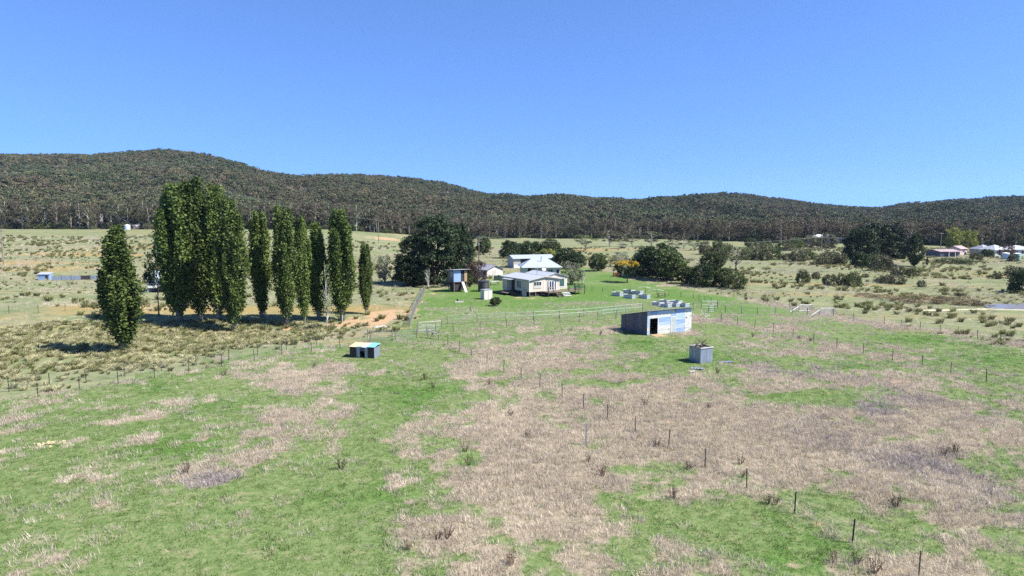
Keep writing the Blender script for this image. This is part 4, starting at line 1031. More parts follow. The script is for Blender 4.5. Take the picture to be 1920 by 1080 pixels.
q = MB(); q.hexa([(-.3, -.4, 2.86), (13.3, -.4, 2.86), (13.3, 3.5, 3.8), (-.3, 3.5, 3.8)], [(-.3, -.4, 2.93), (13.3, -.4, 2.93), (13.3, 3.5, 3.87), (-.3, 3.5, 3.87)]); q.build("roof_slope", R_blue, sh)
q = MB(); q.hexa([(-.3, 3.504, 3.8), (13.3, 3.504, 3.8), (13.3, 7.3, 2.86), (-.3, 7.3, 2.86)], [(-.3, 3.504, 3.87), (13.3, 3.504, 3.87), (13.3, 7.3, 2.93), (-.3, 7.3, 2.93)]); q.build("roof_slope", R_blue, sh)
MB().box(.05, 2.15, -.05, -.004, .05, 1.1).build("white_panel", W_white, sh)
MB().box(4.3, 4.45, -.02, .12, 0, 2.85).build("bay_post", W_oldtimber, sh)
# --- low shed beside it
lx, ly, lz = G(928, 519)
lo = thing("low_shed", "small low shed with grey gable roof and pale end wall beside the plum tree", "shed", (lx, ly, lz), math.radians(40))
q = MB(); gable_wall(q, -2.6, 2.6, 0, 6, 0, 1.9, 2.9); q.build("wall", W_pale, lo); gable_roof(lo, R_grey, -2.6, 2.6, 0, 6, 1.95, 2.95, .35)
MB().box(-.9, .5, -.05, -.004, 0, 1.75).build("door", W_grey, lo)
# netted screen fence in front
nx, ny, nz = G(926, 527)
sc_ = thing("screen_fence", "dark green shade-cloth screen fence below the low shed", "fence", (nx, ny, nz), math.radians(12))
for i in range(3): MB().box(.05 + i * 1.1, 1.12 + i * 1.1, 0, .02, .1, 1.35).build("cloth_panel", W_green, sc_)
for i in range(4): MB().box(-.02 + i * 1.1, .045 + i * 1.1, -.02, .05, -.1, 1.45).build("post", W_blackpost, sc_)

# --- blue hut on stilts
tx, ty, tz = G(851, 548)
hut = thing("stilt_hut", "small pale blue corrugated hut raised on timber stilts before the pines", "hut", (tx, ty, tz), math.radians(32))
LW, LD = 3.2, 2.7
for a in (0.05, LW - .2):
    for b_ in (.05, LD - .2): MB().box(a, a + .15, b_, b_ + .15, -.2, 2.1).build("stilt", W_oldtimber, hut)
q = MB(); q.box(.3, LW - .3, .25, LD - .25, .3, 2.05); q.build("underhut_box", W_dark, hut)  # near-black box filling the space between the stilts
MB().box(-.05, LW + .05, -.05, LD + .05, 2.1, 2.2).build("floor_frame", W_oldtimber, hut)
MB().box(0, 1.7, 0, .06, 2.2, 4.5).build("front_sheet", C_b2, hut)
MB().box(2.55, LW, 0, .06, 2.2, 4.5).build("corner_board", W_timber, hut)
MB().box(1.7, 2.55, .1, .14, 2.2, 4.5).build("doorway", W_dark, hut)
q = MB(); q.box(0, .06, .06, LD, 2.2, 4.5).box(LW - .06, LW, .06, LD, 2.2, 4.5).box(.06, LW - .06, LD - .06, LD, 2.2, 4.5); q.build("wall", C_navyy, hut)
window(hut, Face('left', 0), .5, 1.7, 3.2, 4.2, W_white, G_dark, mull=2)
q = MB(); q.hexa([(-.4, -.5, 4.75), (LW + .6, -.5, 4.75), (LW + .6, LD + .3, 4.5), (-.4, LD + .3, 4.5)], [(-.4, -.5, 4.82), (LW + .6, -.5, 4.82), (LW + .6, LD + .3, 4.57), (-.4, LD + .3, 4.57)]); q.build("roof", R_zinc, hut)
q = MB(); q.hexa([(1.8, -1.6, 0), (2.4, -1.6, 0), (2.4, -.05, 2.05), (1.8, -.05, 2.05)], [(1.8, -1.68, .05), (2.4, -1.68, .05), (2.4, -.12, 2.12), (1.8, -.12, 2.12)]); q.build("ramp_plank", W_conc, hut)

# --- round tank
tx, ty, tz = G(907, 546)
tk = thing("water_tank", "dark round ribbed water tank behind the cream garden shed", "tank", (tx, ty, tz - .05), 0)
pr = [(0, 1.2)] + [(.12 * i + .05, 1.24 if i % 2 else 1.2) for i in range(18)] + [(2.2, 1.2)]
q = MB(); q.tube([(0, 0, z) for z, r_ in pr], [r_ for z, r_ in pr], 28); q.build("tank_wall", C_tank, tk)
q = MB(); q.tube([(0, 0, 2.2), (0, 0, 2.26), (0, 0, 2.48), (0, 0, 2.52)], [1.27, 1.27, .4, .05], 28); q.build("lid", C_tank, tk)
# --- garden shed
gx, gy, gz_ = G(908, 562)
gs = thing("garden_shed", "small cream steel garden shed with a flat pale roof on the lawn", "shed", (gx, gy, gz_ - .04), math.radians(30))
q = MB(); q.box(0, 1.75, 0, .03, 0, 1.85).box(0, 1.75, 1.5, 1.53, 0, 1.85); q.build("front_wall", C_cream, gs)
q = MB(); q.box(0, .03, .03, 1.5, 0, 1.85).box(1.72, 1.75, .03, 1.5, 0, 1.85); q.build("side_wall", C_creamy, gs)
q = MB(); q.hexa([(-.06, -.08, 1.93), (1.81, -.08, 1.93), (1.81, 1.6, 1.853), (-.06, 1.6, 1.853)], [(-.06, -.08, 1.98), (1.81, -.08, 1.98), (1.81, 1.6, 1.9), (-.06, 1.6, 1.9)]); q.build("roof", R_zinc, gs)
MB().box(.9, 1.6, -.03, -.004, .05, 1.75).build("door", C_cream, gs)

# --- corrugated shed in the paddock
sx_, sy_, sz_ = G(1213, 629)
SY = math.radians(29); W_, D_ = 8.0, 5.6
ps = thing("paddock_shed", "blue and white corrugated iron shed with skillion roof and an open dark doorway", "shed", (sx_, sy_, sz_ - .1), SY)
hz = lambda v: 3.35 - (v / D_) * 1.15
def quad_wall(name, m, pts, off):
    v = pts + [(a + off[0], b_ + off[1], c) for a, b_, c in pts]
    n = len(pts); q = MB(); q.add(v, [tuple(range(n)), tuple(range(2 * n - 1, n - 1, -1))] + [(i, i + n, (i + 1) % n + n, (i + 1) % n) for i in range(n)]); return q.build(name, m, ps)
for i in range(6):
    a, b_ = D_ * i / 6, D_ * (i + 1) / 6 - .006; xo = -.03 * (i % 2)
    quad_wall("side_sheet", [C_navyy, C_navyz][i in (1, 4)], [(xo, a, 0), (xo, a, hz(a)), (xo, b_, hz(b_)), (xo, b_, 0)], (.04, 0))  # side sheets carry their shade in the darkened navy tone
quad_wall("end_wall", C_navyy, [(W_, 0, 0), (W_, 0, hz(0)), (W_, D_, hz(D_)), (W_, D_, 0)], (-.04, 0))
MB().box(.05, W_ - .05, D_ - .05, D_ - .01, 0, hz(D_)).build("rear_wall", C_navy, ps)
rs = np.random.default_rng(5)
FSH = []
cols = [(0.0, .38, 0), (.38, 1.85, 1), (1.85, 4.15, 0), (4.15, 5.05, 2), (5.05, 6.75, 0), (6.75, 7.98, 3)]
rowz = [.0, .62, 1.22, 1.8, 2.36, 2.86, 3.3]
for (a, b_, kind) in cols:
    for k in range(6):
        if kind == 1 and rowz[k] < 2.3: continue
        if kind == 2 and rowz[k] < 2.3: continue
        m = C_b3 if kind == 3 else [C_b1, C_b2, C_b1, C_b3][int(rs.integers(0, 4))]
        e = .01 + .02 * rs.random(); tl = .03 * rs.random()
        q = MB(); z0, z1 = rowz[k], rowz[k + 1] + (.05 if k < 5 else 0)
        lift = .012 * (k % 2)
        q.hexa([(a, -e - tl - lift, z0), (b_ - .006, -e - tl * rs.random() - lift, z0), (b_ - .006, .0, z0), (a, .0, z0)], [(a, -e - lift, z1), (b_ - .006, -e - lift, z1), (b_ - .006, .0, z1), (a, .0, z1)])
        q.build("wall_sheet", m, ps)
MB().box(4.2, 5.0, -.05, -.02, .12, 2.32).build("door", mat("grey_green_door", (.36, .40, .38), .6, 0, .15, 2), ps)
q = MB(); q.box(4.15, 4.2, -.07, 0, .05, 2.38).box(5.0, 5.05, -.07, 0, .05, 2.38).box(4.2, 5.0, -.07, 0, 2.32, 2.38); q.build("door_frame", W_white, ps)
q = MB(); q.box(.34, .40, -.07, .04, 0, 2.4).box(1.83, 1.9, -.07, .04, 0, 2.4); q.build("door_post", W_white, ps)
def roof_sheet(x0, x1):
    n = max(int((x1 - x0) / .045), 4)
    q = MB(); xs_ = np.linspace(x0, x1, n)
    v = []
    for x_ in xs_:
        dz = .028 * math.sin(x_ * 2 * math.pi / .26)
        v += [(x_, -.45 + .02 * math.sin(x_ * 9), hz(-.45) + .06 + dz), (x_, D_ + .2, hz(D_ + .2) + .06 + dz)]
    f = [(2 * i, 2 * i + 2, 2 * i + 3, 2 * i + 1) for i in range(n - 1)]
    o = len(v); v2 = [(a, b_, c - .02) for a, b_, c in v]
    f2 = [(i[3] + o, i[2] + o, i[1] + o, i[0] + o) for i in f]
    e = [(2 * i + o, 2 * i + 2 + o, 2 * i + 2, 2 * i) for i in range(n - 1)]
    q.add(v + v2, f + f2 + e); return q.build("roof_sheet", R_zinc, ps)
for i in range(6): roof_sheet(-.25 + i * 1.42, -.25 + (i + 1) * 1.42 - .004)
rp = thing("timber_ramp", "pale timber ramp lying at the paddock shed's open doorway", "ramp", local(ps, .35, -.15), SY)
for k in range(5): 
    q = MB(); a = .36 * k; q.hexa([(a, -1.6, 0), (a + .34, -1.6, 0), (a + .34, 0, .1), (a, 0, .1)], [(a, -1.6, .1), (a + .34, -1.6, .1), (a + .34, 0, .2), (a, 0, .2)]); q.build("plank", W_timber, rp)

# --- iron crate
cx_, cy_, cz_ = G(1313, 682)
cr = thing("iron_crate", "open-topped box of weathered corrugated iron sheets standing in the paddock", "crate", (cx_, cy_, cz_ - .06), math.radians(28))
CW, CD, CH = 1.75, 1.75, 1.72
for i in range(2): MB().box(CW * i / 2, CW * (i + 1) / 2 - .006, -.01 - .012 * i, .02 - .012 * i, 0, CH).build("front_sheet", C_gal, cr)
for i in range(2): MB().box(-.01 - .012 * i, .02 - .012 * i, .03 + CD * i / 2, CD * (i + 1) / 2, 0, CH).build("side_sheet", C_galy, cr)
MB().box(CW - .02, CW + .01, .03, CD, 0, CH).build("side_sheet", C_galy, cr); MB().box(.03, CW - .03, CD - .02, CD + .01, 0, CH).build("back_sheet", C_gal, cr)
q = MB(); q.box(-.06, CW + .06, -.09, .05, CH + .002, CH + .1).box(-.06, CW + .06, CD - .05, CD + .09, CH + .002, CH + .1); q.build("top_rail", W_conc, cr)
q = MB(); q.box(-.06, .07, .06, CD - .06, CH + .002, CH + .09).box(CW - .07, CW + .06, .06, CD - .06, CH + .002, CH + .09).box(CW * .45, CW * .58, .06, CD - .06, CH + .002, CH + .09); q.build("cross_rail", W_oldtimber, cr)
def branch_pile(par_loc, seed, n, L_, label):
    r_ = np.random.default_rng(seed); q = MB()
    for i in range(n):
        b0 = np.array([r_.random() * .9 - .3, r_.random() * .9 - .3, .06]); an = r_.random() * 6.28; el = .15 + r_.random() * .9
        d_ = np.array([math.cos(an) * math.cos(el), math.sin(an) * math.cos(el), math.sin(el)]); l_ = L_ * (.5 + .6 * r_.random())
        m_ = b0 + d_ * l_ * .5 + r_.normal(0, .08, 3); e_ = b0 + d_ * l_ + r_.normal(0, .12, 3)
        m_[2] = max(m_[2], .05); e_[2] = max(e_[2], .06)
        q.tube([b0, m_, e_], [.045, .03, .01], 5)
        for k in range(3):
            s_ = b0 + (e_ - b0) * (.4 + .2 * k); t_ = s_ + r_.normal(0, .28, 3) + np.array([0, 0, .15]); q.tube([s_, t_], [.016, .005], 4)
    o = q.build("dead_branches", W_oldtimber); o.location = par_loc
    return tag(o, label, "branches")
branch_pile(local(cr, .8, .9, CH + .1), 12, 9, 1.5, "tangle of dead branches heaped on top of the iron crate")
def flat_sheet(px, py, w, l, rz, label, m):
    x_, y_, z_ = G(px, py); q = MB(); n = 12; v = []
    for i in range(n + 1):
        t = i / n * w - w / 2; dz = .02 * math.sin(i * 2.1)
        v += [(t, -l / 2, .06 + dz + .10 * (i / n)), (t, l / 2, .1 + dz + .04 * (i / n))]
    f = [(2 * i, 2 * i + 2, 2 * i + 3, 2 * i + 1) for i in range(n)]
    o_ = len(v); v2 = [(a, b_, c - .015) for a, b_, c in v]; q.add(v + v2, f + [(c[3] + o_, c[2] + o_, c[1] + o_, c[0] + o_) for c in f])
    o = q.build("iron_sheet", m); o.location = (x_, y_, z_); o.rotation_euler = (0, 0, rz); return tag(o, label, "metal sheet")
flat_sheet(1307, 692, 1.4, .8, -.5, "loose iron sheet lying in dry weeds in front of the crate", W_gal)
flat_sheet(1361, 680, 1.6, .7, .1, "loose iron sheet lying on green grass beside the crate", W_gal)
flat_sheet(1298, 698, .6, .4, .3, "small pale scrap of sheet lying below the larger loose sheet", W_conc)

# --- animal shelter
ax, ay, az = G(656, 670)
an_ = thing("animal_shelter", "low animal shelter of black and grey iron with a patchwork tan and turquoise roof", "shelter", (ax, ay, az - .05), math.radians(-14))
AW, AD = 3.1, 1.5
T_tan = mat("tan_sheet", (.55, .40, .24), .7, 0, .15, 3); T_turq = mat("turquoise_sheet", (.16, .42, .45), .6, 0, .15, 3); T_pblue = mat("pale_blue_sheet", (.45, .55, .68), .6, 0, .12, 3); T_gg = mat("grey_green_sheet", (.22, .34, .30), .7, 0, .2, 3)
for a, b_, m in ((0, .86, C_black), (.87, 1.3, C_gal), (1.9, 2.28, C_gal), (2.29, AW, C_black)): MB().box(a, b_, -.015, .02, 0, 1.32).build("front_sheet", m, an_)
MB().box(1.3, 1.9, 0, .03, .85, 1.32).build("lintel_sheet", C_navy, an_)
MB().box(0, .03, .02, AD, 0, 1.3).build("side_sheet", C_galy, an_); MB().box(AW - .03, AW, .02, AD, 0, 1.3).build("side_sheet", C_galy, an_); MB().box(.03, AW - .03, AD - .03, AD, 0, 1.4).build("back_sheet", C_black, an_)
for a, b_, y0, y1, m, e in ((-.06, 1.62, -.12, AD + .1, T_tan, 0), (.95, 1.6, -.16, .25, T_gg, .035), (1.63, 2.24, -.14, AD + .1, T_pblue, .01), (2.2, AW + .07, -.1, AD + .12, T_turq, .05)):
    q = MB(); zf = lambda y: 1.34 + .12 * y; q.hexa([(a, y0, zf(y0) + e), (b_, y0, zf(y0) + e), (b_, y1, zf(y1) + e), (a, y1, zf(y1) + e)], [(a, y0, zf(y0) + e + .025), (b_, y0, zf(y0) + e + .025), (b_, y1, zf(y1) + e + .025), (a, y1, zf(y1) + e + .025)]); q.build("roof_sheet", m, an_)

# --- raised garden beds
def bed(px, py, w, l, h, rz, label, group):
    x_, y_, z_ = G(px, py)
    t = thing("raised_garden_bed", label, "garden bed", (x_, y_, z_ - .03), rz, group)
    e = .04
    for nm, a in (("end_panel", (0, w, 0, e)), ("end_panel", (0, w, l - e, l)), ("side_panel", (0, e, e + .002, l - e - .002)), ("side_panel", (w - e, w, e + .002, l - e - .002))): MB().box(*a, 0, h).build(nm, C_galz, t)
    q = MB(); q.box(-.04, w + .04, -.04, e + .03, h + .002, h + .045).box(-.04, w + .04, l - e - .03, l + .04, h + .002, h + .045); q.build("rim", W_white, t)
    MB().box(e, w - e, e, l - e, .02, h - .1).build("soil", mat("garden_soil", (.08, .06, .04), .95, 0, .3, 8, .6), t)
BG = "first group of raised beds"; b1 = "galvanised raised garden bed in the cluster on the open lawn"
for px, py in ((1162, 556), (1185, 560.5), (1213, 560.5), (1183, 551), (1200, 553)): bed(px, py, 1.05, 2.1, .72, math.radians(40), b1, BG)
BG2 = "second group of raised beds"; b2 = "galvanised raised garden bed in the cluster just behind the paddock shed"
for px, py in ((1236, 574), (1252, 577), (1268, 576), (1285, 576), (1250, 570), (1272, 571)): bed(px, py, 1.15, 1.7, .6, math.radians(38), b2, BG2)
# --- timber table by the beds
x_, y_, z_ = G(1235, 558)
t = thing("work_bench", "dark weathered timber work table beside the raised beds", "table", (x_, y_, z_), math.radians(8))
for k in range(4): MB().box(-.05, 1.5, .17 * k, .17 * k + .155, .82, .88).build("top_board", W_oldtimber, t)
for a in (0, 1.35):
    for b_ in (.02, .55): MB().box(a, a + .1, b_, b_ + .1, -.05, .815).build("leg", W_oldtimber, t)
MB().box(.1, 1.35, .1, .6, .3, .34).build("shelf", W_oldtimber, t)
# --- outdoor table near the tank
x_, y_, z_ = G(927, 534)
t = thing("garden_table", "pale-topped garden table behind the round tank", "table", (x_, y_, z_), math.radians(15))
MB().box(-1.1, 1.1, -.45, .45, .8, .86).build("table_top", mat("pale_green_top", (.5, .56, .5), .5, 0, .08, 2), t)
for a in (-.9, .8):
    for b_ in (-.35, .27): MB().box(a, a + .09, b_, b_ + .09, -.05, .797).build("leg", W_oldtimber, t)
# --- wood pile behind the golden tree
x_, y_, z_ = G(1152, 519)
t = thing("firewood_stack", "brown stack of cut timber behind the golden-topped tree", "wood stack", (x_, y_, z_), .1)
for k in range(5): 
    for j in range(3): q = MB(); q.tube([(.45 * k, 0, .2 + .36 * j), (.45 * k + .02, 1.2, .2 + .36 * j)], .2, 8); q.build("log", mat("cut_log", (.30, .14, .07), .9, 0, .3, 4), t)
# --- chopping block on lawn
x_, y_, z_ = G(861, 567)
t = thing("stone_trough", "pale stone trough with a dark pump post on the lawn", "trough", (x_, y_, z_), .2)
q = MB(); q.box(-.8, .8, -.3, -.22, 0, .22).box(-.8, .8, .22, .3, 0, .22).box(-.8, -.7, -.22, .22, 0, .22).box(.7, .8, -.22, .22, 0, .22).box(-.7, .7, -.22, .22, 0, .06); q.build("basin", W_conc, t)
q = MB(); q.tube([(-.25, .42, 0), (-.25, .42, .6)], .16, 8); q.tube([(-.25, .42, .6), (-.25, .1, .62)], .03, 6); q.build("pump_post", W_blackpost, t)

# --- far buildings on the left
x_, y_, z_ = G(276, 549)
fs = thing("hay_shed", "white-walled open-sided shed with pale roof seen behind the poplar row", "shed", (x_, y_, z_), math.radians(8))
q = MB(); q.box(0, 9, 0, .1, 1.0, 3.0).box(0, .1, .1, 6, 0, 3.0).box(8.9, 9, .1, 6, 0, 3.0).box(0, 9, 5.9, 6, 0, 3.0); q.build("wall", W_white, fs)
for k in range(5): MB().box(.02 + 2.2 * k, .14 + 2.2 * k, -.02, .0 - .002, 0, 3.0).build("post", W_oldtimber, fs)
q = MB(); q.hexa([(-.3, -.5, 3.02), (9.3, -.5, 3.02), (9.3, 6.4, 4.1), (-.3, 6.4, 4.1)], [(-.3, -.5, 3.09), (9.3, -.5, 3.09), (9.3, 6.4, 4.17), (-.3, 6.4, 4.17)]); q.build("roof", R_blue, fs)
# stock yard of iron panels
x_, y_, z_ = G(98, 527)
ya = thing("iron_fence", "line of bluish iron sheet fence panels in the far left paddock", "fence", (x_, y_, z_), math.radians(20))
for k in range(8): 
    MB().box(2.02 * k, 2.02 * k + 1.96, 0, .04, .15, 1.15 - .03 * (k % 2)).build("panel", W_dark if k == 3 else C_gal, ya)
    MB().box(2.02 * k - .05, 2.02 * k + .015, -.04, .08, -.1, 1.3).build("post", W_oldtimber, ya)
x_, y_, z_ = G(71, 525)
sm = thing("poultry_house", "tiny pale blue iron poultry house left of the sheet fence", "shed", (x_, y_, z_), math.radians(10))
q = MB(); q.box(0, 2.6, 0, 1.8, 0, 1.35); q.build("wall", C_b2, sm); q = MB(); q.hexa([(-.15, -.2, 1.36), (2.75, -.2, 1.36), (2.75, 2.0, 1.7), (-.15, 2.0, 1.7)], [(-.15, -.2, 1.41), (2.75, -.2, 1.41), (2.75, 2.0, 1.75), (-.15, 2.0, 1.75)]); q.build("roof", R_zinc, sm)
MB().box(1.7, 2.3, -.03, -.004, 0, 1.1).build("door", W_dark, sm)
x_, y_, z_ = G(262, 429)
tk = thing("concrete_tank", "squat pinkish concrete tank with domed lid at the top of the left paddock", "tank", (x_, y_ - 4, gz(x_, y_ - 4)), 0)
q = MB(); q.tube([(0, 0, -.2), (0, 0, 2.0)], 2.6, 28); q.build("tank_wall", mat("pink_concrete", (.55, .42, .35), .9, 0, .1, .8), tk); q = MB(); q.tube([(0, 0, 2.002), (0, 0, 2.2), (0, 0, 2.9), (0, 0, 3.05)], [2.75, 2.7, 1.0, .1], 28); q.build("lid", mat("pale_concrete", (.62, .55, .5), .9, 0, .1, .8), tk)
x_, y_, z_ = G(246, 430)
tk = thing("water_tank", "pale green round water tank next to the pinkish concrete tank", "tank", (x_, y_ - 4, gz(x_, y_ - 4)), 0)
q = MB(); q.tube([(0, 0, -.2), (0, 0, 2.4)], 1.6, 24); q.build("tank_wall", T_pblue, tk); q = MB(); q.tube([(0, 0, 2.402), (0, 0, 2.5), (0, 0, 2.9)], [1.65, 1.6, .1], 24); q.build("lid", W_white, tk)

# --- far buildings on the right
def simple_house(px, py, w, d, hw, hr, rz, wm, rm, label, name="house", hip=True, cat="house", wins=3):
    x_, y_, z_ = G(px, py); t = thing(name, label, cat, (x_, y_, z_ - .1), rz)
    MB().box(0, w, 0, d, 0, hw).build("wall", wm, t)
    if hip: hip_roof(t, rm, 0, w, 0, d, hw + .06, hr, .5, min(d / 2, w / 2 - .2))
    else:
        q = MB(); q.hexa([(-.4, -.4, hw + .01), (w + .4, -.4, hw + .01), (w + .4, d / 2, hr), (-.4, d / 2, hr)], [(-.4, -.4, hw + .09), (w + .4, -.4, hw + .09), (w + .4, d / 2, hr + .08), (-.4, d / 2, hr + .08)]); q.build("roof_slope", rm, t)
        q = MB(); q.hexa([(-.4, d / 2 + .004, hr), (w + .4, d / 2 + .004, hr), (w + .4, d + .4, hw + .01), (-.4, d + .4, hw + .01)], [(-.4, d / 2 + .004, hr + .08), (w + .4, d / 2 + .004, hr + .08), (w + .4, d + .4, hw + .09), (-.4, d + .4, hw + .09)]); q.build("roof_slope", rm, t)
        for xx in (.0, w - .1): MB().add([(xx, 0, hw), (xx, d, hw), (xx, d / 2, hr - .02), (xx + .1, 0, hw), (xx + .1, d, hw), (xx + .1, d / 2, hr - .02)], [(2, 1, 0), (3, 4, 5), (0, 1, 4, 3), (1, 2, 5, 4), (2, 0, 3, 5)]).build("gable_end", wm, t)
    F = Face('front', 0)
    for k in range(wins):
        c = w * (k + .5) / wins; window(t, F, c - .8, c + .8, 1.0, hw - .4, W_white, G_blue, mull=2, fw=.08)
    return t
simple_house(1526, 457, 15, 8, 3.0, 5.0, math.radians(8), W_grey, R_zinc, "far long house with silver roof at the foot of the forest")
simple_house(1566, 456, 4.5, 5, 2.6, 3.3, math.radians(8), W_pale, R_blue, "small pale outbuilding at the end of the far silver-roofed house", "outbuilding", False, "shed", 1)
t = simple_house(1762, 482, 9.5, 6, 2.1, 2.75, math.radians(18), C_navy, R_pink, "dark open shed with faded pink roof on the far right rise", "open_shed", False, "shed", 0)
for xx in (3.0, 6.2, 9.3): MB().box(xx, xx + .14, -1.3, -1.16, 0, 2.0).build("post", W_white, t)
MB().box(2.9, 9.5, -1.4, -.03, 2.0, 2.09).build("awning", R_pink, t)
simple_house(1800, 478, 5, 5, 2.4, 3.6, math.radians(30), mat("pink_wall", (.62, .45, .44), .7, 0, .08, 1), R_pink, "small pink-walled building joined behind the dark open shed", "outbuilding", False, "shed", 1)
simple_house(1842, 479, 5.5, 6, 2.5, 4.2, math.radians(10), W_grey, R_grey, "grey-roofed small house first in the far homestead group", wins=2)
simple_house(1864, 481, 7, 7, 2.6, 4.4, math.radians(12), W_pale, R_zinc, "white-roofed house in the middle of the far homestead group", wins=2)
simple_house(1898, 480, 9, 7, 2.6, 4.0, math.radians(6), W_pale, R_zinc, "pale blue-roofed house at the end of the far homestead group", wins=3)
for px, py, lab in ((1885, 486, "pale green round tank before the dark purple tree"), (1906, 487, "turquoise round tank at the far homestead's edge")):
    x_, y_, z_ = G(px, py); tk = thing("water_tank", lab, "tank", (x_, y_, z_ - .05), 0)
    q = MB(); q.tube([(0, 0, 0), (0, 0, 2.2)], 1.15, 20); q.build("tank_wall", T_pblue if px < 1890 else T_turq, tk); q = MB(); q.tube([(0, 0, 2.202), (0, 0, 2.28), (0, 0, 2.5)], [1.2, 1.15, .1], 20); q.build("lid", W_white, tk)

# ------------------------------------------------------------------ fences
F_star = mat("star_picket", (0.05, 0.042, 0.036), .8, .2, .3, 6)
F_wood = mat("split_post", (0.20, 0.17, 0.14), .9, 0, .3, 6, .4)
F_wire = mat("fence_wire", (0.20, 0.22, 0.21), .7, .1, .1, 5)
F_rail = mat("pale_teal_pipe", (0.24, 0.31, 0.30), .5, .2, .1, 4)
F_white = mat("white_pipe", (0.52, 0.52, 0.54), .45, .2, .08, 4)
F_lilac = mat("faded_mesh_panel", (0.50, 0.50, 0.55), .5, .3, .1, 4)
PICK = MB().add([(-.038, -.018, -.25), (.038, -.018, -.25), (0, .042, -.25), (-.038, -.018, 1.0), (.038, -.018, 1.0), (0, .042, 1.0)], [(2, 1, 0), (3, 4, 5), (0, 1, 4, 3), (1, 2, 5, 4), (2, 0, 3, 5)]).mesh("star_picket", F_star)
STOUT = MB(); STOUT.tube([(0, 0, -.25), (0, 0, 1.0)], [.075, .065], 8); STOUT = STOUT.mesh("split_post", F_wood)
frng = np.random.default_rng(77)
def fence(pts, label, h=1.25, wires=4, post=PICK, name="wire_fence", stout_ends=True, wr=.007, group=None, netting=0, rails=()):
    """pts: world x,y of the posts"""
    x0, y0 = pts[0]
    t = thing(name, label, "fence", (x0, y0, gz(x0, y0)), 0, group)
    o0 = np.array([x0, y0, gz(x0, y0)]); P = []
    for i, (x_, y_) in enumerate(pts):
        m = STOUT if (stout_ends and i in (0, len(pts) - 1)) else post
        o = link("post", m, t); p = np.array([x_, y_, gz(x_, y_)]) - o0
        hh = h * (.95 + .1 * frng.random()); o.location = p; o.scale = (1, 1, hh)
        o.rotation_euler = (frng.normal(0, .03), frng.normal(0, .03), frng.random() * 6.28)
        P.append(p)
    for k in range(wires):
        z_ = h * (.18 + .78 * k / max(wires - 1, 1))
        q = MB(); pp = []
        for a, b_ in zip(P[:-1], P[1:]):
            pp += [a + (0, 0, z_), (a + b_) / 2 + (0, 0, z_ - .03)]
        pp.append(P[-1] + (0, 0, z_)); q.tube(pp, wr, 4, cap=False); q.build("wire", F_wire, t)
    for z_ in rails:
        for a, b_ in zip(P[:-1], P[1:]):
            q = MB(); q.tube([a + (0, 0, z_), b_ + (0, 0, z_)], .022, 5); q.build("rail", F_rail, t)
    if netting:
        q = MB()
        for a, b_ in zip(P[:-1], P[1:]):
            n = max(int(np.linalg.norm(b_ - a) / netting), 1)
            for j in range(n):
                c = a + (b_ - a) * (j + .5) / n; q.tube([c + (0, 0, .02), c + (0, 0, h * .95)], wr * .8, 3, cap=False)
        q.build("netting", F_wire, t)
    return t
def gpts(l): return [G(*p)[:2] for p in l]
def along(l, step):
    """evenly spaced posts along a ground line through photo points"""
    P = [np.array(p) for p in gpts(l)]; out = [P[0]]
    for a, b_ in zip(P[:-1], P[1:]):
        n = max(int(round(np.linalg.norm(b_ - a) / step)), 1)
        out += [a + (b_ - a) * k / n for k in range(1, n + 1)]
    return [tuple(p) for p in out]
fence(gpts([(-55, 745), (17, 735), (93, 724), (162, 717), (234, 707), (303, 697), (368, 686), (429, 676), (483, 666), (537, 657), (593, 648), (643, 640), (690, 633)]), "wire fence along the tussock slope's lower edge, uphill of its twin", 1.3)
fence(gpts([(-10, 753), (71, 743), (149, 732), (222, 720), (290, 709), (354, 698), (416, 687), (477, 677), (528, 667), (584, 659), (638, 653), (694, 644)]), "wire fence on the green side of the pair below the tussock slope", 1.3)
fence(gpts([(840, 646), (861, 659), (885, 672), (913, 682), (945, 697), (977, 712), (1012, 726), (1054, 746), (1094, 766), (1139, 787), (1191, 810), (1254, 838), (1322, 877), (1400, 915), (1490, 963), (1598, 1018), (1722, 1082), (1860, 1160)]), "wire fence of dark pickets running diagonally through the dry weeds", 1.25)
fence(gpts([(1352, 603), (1382, 610), (1415, 616), (1450, 623), (1487, 634), (1526, 643), (1569, 654), (1618, 664), (1673, 676), (1729, 688), (1782, 702), (1849, 717), (1930, 736)]), "wire fence of dark pickets running off from the paddock shed over grey weeds", 1.3)
fence(gpts([(1300, 581), (1330, 583), (1360, 586), (1390, 589), (1420, 590), (1453, 590), (1485, 591), (1513, 591)]), "wire fence along the lawn's foot up to the white mesh panels", 1.25)
fence(gpts([(1563, 593), (1600, 600), (1658, 608), (1689, 612), (1725, 619), (1762, 624), (1796, 629), (1833, 636), (1876, 643), (1935, 653)]), "wire fence with straw-coloured verge along the far side of the right paddock", 1.2)
fence(along([(800, 628), (850, 622), (950, 614), (1050, 606), (1155, 597)], 3.6), "lower of two close wire fences across the lawn's foot left of the paddock shed", 1.25, netting=.5, wr=.006)
fence(along([(840, 608), (1000, 600), (1095, 594), (1205, 583)], 5.2), "upper of two close wire fences across the lawn's foot left of the paddock shed", 1.35, netting=.3, wr=.006, rails=(.75, 1.3))
fence(along([(1098, 497), (1150, 510), (1193, 524), (1250, 536), (1330, 548), (1400, 562), (1480, 577), (1560, 592)], 5.0), "wire fence bounding the lawn along the shrubby trees", 1.2)
fence(along([(768, 614), (796, 549)], 2.2), "close-set pale netting fence up the lawn's side by the bare earth", 1.5, 6, STOUT, "netting_fence", netting=.14, wr=.012, rails=(.1, 1.48))
fence(along([(560, 574), (690, 562), (796, 549)], 5), "wire fence running under the pine shade to the netting fence", 1.1)
